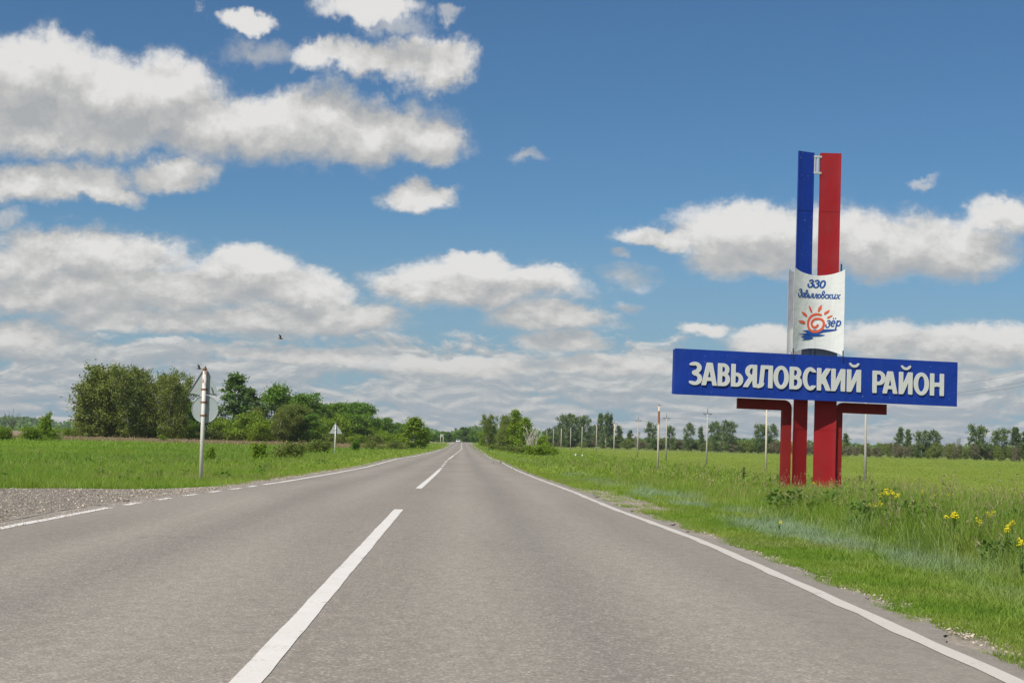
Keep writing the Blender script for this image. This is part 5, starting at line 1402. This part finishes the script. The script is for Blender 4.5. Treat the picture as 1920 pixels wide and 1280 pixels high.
scatter('tall_grass', X, Y, sc, tall, 'taller grass at the edge of the meadow behind the gravel side road', zscale=sc * .8)
X, Y = sample(700, -40, -6.5, 32, 80, 1.2); k = in_view(X, Y) & (nz(X, Y, .8, 31) > .35)
scatter('leafy_weeds', X[k], Y[k], rng.uniform(.6, 1.1, k.sum()) * (1 + Y[k] / 150), weedc, 'dark leafy weeds in the left meadow near the side road')
# far fields
X, Y = sample(90000, -1, 1, 60, 470, .9); X = X * 0 + rng.uniform(-.40, .44, len(X)) * Y
s_ = X - xc(Y); a_ = np.abs(s_); k = (a_ > 4.8) & ~((s_ < 0) & (Y > 300) & (a_ > 60))
X, Y, a_ = X[k], Y[k], a_[k]; sc = rng.uniform(.6, 1.3, len(X)) * (1 + Y / 160)
scatter('field_grass', X, Y, sc, tuft, 'open grass fields stretching away on both sides of the road', zscale=sc * np.where(X > 24, .11, np.where(X > 0, .5, .45)) * np.interp(a_, [4.8, 9], [.5, 1]))
# dry old grass band along the left wood
n = 9000; X = rng.uniform(-92, -14, n); Y = rng.uniform(222, 252, n)
drytuft = source('old_grass', [blade_mesh('old_%d' % i, 34, .42, .035, .35, .6, 60 + i, [M_drystem, M_drystem], 2) for i in range(2)])
scatter('dry_grass', X, Y, rng.uniform(.9, 2.0, n), drytuft, 'band of dry beige grass along the foot of the left-hand wood')
# loose stones
def pebble(seed):
    g = random.Random(seed); mb = MB(); vs = [Vector((0, 0, 1)), Vector((0, 0, -1))]; 
    pts = [(math.cos(k * 1.047), math.sin(k * 1.047)) for k in range(6)]
    V = [(0, 0, .6 * g.uniform(.7, 1.2))] + [(p[0] * g.uniform(.7, 1.2), p[1] * g.uniform(.7, 1.2), g.uniform(-.1, .3)) for p in pts] + [(0, 0, -.5)]
    mb.add(V, [(0, 1 + k, 1 + (k + 1) % 6) for k in range(6)] + [(7, 1 + (k + 1) % 6, 1 + k) for k in range(6)]); return mb.mesh('pebble', M_stone)
peb = source('pebbles', [pebble(i) for i in range(5)])
X = rng.uniform(-20, -4.9, 42000); Y = rng.uniform(16.5, 32.5, 42000)
k = in_view(X, Y) & sideroad(X, Y); X, Y = X[k], Y[k]
scatter('gravel', X, Y, rng.uniform(.004, .013, len(X)) * np.where(rng.random(len(X)) < .04, 2.3, 1), peb, 'loose grey and tan gravel on the side road', dz=.008, tilt=.6)
X, Y = sample(9000, 2.95, 4.2, 7.5, 60, 1.2); s_ = X - xc(Y) - (right_off(Y) - 3.85)
k = in_view(X, Y) & (((s_ > 4.15) & (s_ < 4.55 + .25 * nz(X, Y, 1.3, 3))) | patchR(X, Y, s_)) & (s_ > 4.15)
scatter('gravel', X[k], Y[k], rng.uniform(.004, .012, k.sum()), peb, 'loose gravel along the right shoulder', dz=.004, tilt=.6)
X = -1.0 - rng.uniform(3.95, 5.0, 7000); Y = rng.uniform(29, 75, 7000)
k = in_view(X, Y); scatter('gravel', X[k], Y[k], rng.uniform(.005, .014, k.sum()), peb, 'loose gravel along the left shoulder', dz=.006, tilt=.6)

# ------------------------------------------------------------------ flowering plants and weeds as single plants
def flower_plant(px, py, h, n, spread, lab, seed):
    spread *= .62; h *= .85; g = random.Random(seed); b = gpt(px, py, h); z = tz(b.x, b.y); r_ = empty('flowering_plant', (b.x, b.y, z)); tag(r_, lab, 'wildflower', 'yellow flowering plants in the tall grass')
    mb = MB(); heads = []
    for k in range(n):
        a = g.uniform(0, 6.28); r = spread * math.sqrt(g.random()); t = Vector((math.cos(a) * r, math.sin(a) * r, h * g.uniform(.86, 1.05)))
        mb.tube([(t.x * .2, t.y * .2, 0), (t.x * .7, t.y * .7, h * .6), tuple(t)], [.006, .005, .003], 4); heads.append(t)
    mb.obj('stem', M_fstem, r_)
    m3 = MB()
    for q in range(10 + 3 * n):
        z_ = h * g.uniform(.1, .8); a = g.uniform(0, 6.28); c = Vector((math.cos(a) * spread * .5, math.sin(a) * spread * .5, z_)); u = Vector((math.cos(a), math.sin(a), g.uniform(-.3, .8))).normalized() * .05; w_ = u.orthogonal().normalized() * .016
        m3.add([c - u * .4, c + w_, c + u, c - w_], [(0, 1, 2, 3)])
    link('leaves', m3.mesh('leaves', M_weed, fix=False), r_)
    for t in heads:
        m2 = MB()
        for q in range(16):
            c = t + Vector((g.gauss(0, .011), g.gauss(0, .011), g.uniform(-.030, .015))); u = Vector((g.uniform(-1, 1), g.uniform(-1, 1), g.uniform(-.3, .6))).normalized() * .009; w_ = u.orthogonal().normalized() * .008
            m2.add([c - u, c + w_, c + u, c - w_], [(0, 1, 2, 3)])
        o = link('flower_head', m2.mesh('flower_head', M_flower, fix=False), r_)
fl_ = [(1670, 921, .72, 13, .27, 'largest clump of yellow flowers, right of the monument foot'), (1645, 941, .55, 4, .14, 'small yellow flowers left below the largest clump'), (1628, 944, .5, 2, .07, 'two yellow blooms left of the small clump'),
    (1731, 917, .6, 2, .09, 'pair of yellow blooms right of the largest clump'), (1748, 928, .6, 3, .1, 'few yellow blooms between the pair and the thin spike'), (1780, 926, .6, 2, .08, 'thin yellow spike farther right in the grass'),
    (1787, 962, .62, 7, .15, 'dense yellow flower tuft in the middle of the right-hand grass'), (1835, 971, .55, 3, .07, 'small yellow bloom right of the dense tuft'), (1858, 957, .62, 4, .09, 'upright yellow bloom behind the small one'),
    (1898, 974, .6, 4, .09, 'yellow blooms close to the right end, upper pair'), (1890, 988, .55, 3, .08, 'yellow blooms close to the right end, lower pair'), (1917, 1014, .5, 3, .06, 'lowest yellow bloom at the right end'),
    (1528, 904, .5, 4, .13, 'yellow flowers between the two pillars of the monument'), (1577, 897, .6, 3, .09, 'yellow bloom right of the monument\'s right leg'), (1462, 977, .2, 1, .03, 'single low yellow bloom in front of the monument'),
    (1284, 886, .5, 2, .08, 'yellow blooms in the grass right of the rusty post'), (1303, 888, .5, 1, .05, 'lone yellow bloom between the rusty post and the monument'),
    (1708, 945, .5, 2, .08, 'yellow blooms below right of the largest clump'), (432, 868, .4, 2, .08, 'faint yellow bloom right of the two-sign pole'), (394, 868, .4, 2, .08, 'faint yellow bloom just behind the two-sign pole')]
for i, a in enumerate(fl_): flower_plant(*a, seed=i)
def weed(px, py, h, lab, seed, leaves=90):
    g = np.random.default_rng(seed); b = gpt(px, py, 0); r_ = empty('leafy_weed', (b.x, b.y, tz(b.x, b.y))); tag(r_, lab, 'weed', 'dark weeds round the monument')
    mb = MB(); mb.tube([(0, 0, 0), (.03, 0, h * .5), (.02, .02, h)], [.012, .009, .004], 5); mb.obj('stem', M_fstem, r_)
    V = []; F = []
    for i in range(leaves):
        z = h * g.uniform(.05, 1); a = g.uniform(0, 6.28); r = .24 * h * (1.15 - z / h) * g.uniform(.2, 1.1); c = np.array([math.cos(a) * r, math.sin(a) * r, z]); e = unit(np.array([math.cos(a), math.sin(a), g.normal(.3, .5)])) * .075; f2 = unit(np.cross(e, g.normal(0, 1, 3))) * .028
        j = len(V); V += [c - e, c + f2, c + e, c - f2]; F.append((j, j + 1, j + 2, j + 3))
    me = bpy.data.meshes.new('leaves'); me.from_pydata([tuple(v) for v in V], [], F); me.materials.append(M_weed); me.update(); link('leaves', me, r_)
for i, a in enumerate([(1394, 905, .75, 'upright dark weed left of the monument with a pointed top'), (1458, 908, .45, 'low dark weed touching the left leg of the monument'), (1522, 912, .5, 'dark weed growing between the two pillars'),
    (1572, 910, .6, 'weed with a thin top in front of the right leg'), (1592, 910, .5, 'dark weed just right of the monument'), (1612, 908, .75, 'bushy weed right of the monument under the bracket end'), (1635, 912, .5, 'low weed between the bushy weed and the flower clump'),
    (1444, 910, .35, 'small weed beside the low dark weed at the left leg')]):
    weed(*a, seed=i)

X = -1.0 + left_off(np.full(1500, 20.0)) - rng.uniform(-.35, .4, 1500) ** 1; Y = rng.uniform(15, 31, 1500); X = X - left_off(np.full(1500, 20.0)) + left_off(Y) - .25
k = in_view(X, Y); scatter('gravel', X[k], Y[k], rng.uniform(.004, .012, k.sum()), peb, 'stray gravel thrown onto the asphalt edge by the side road', dz=.012, tilt=.6)
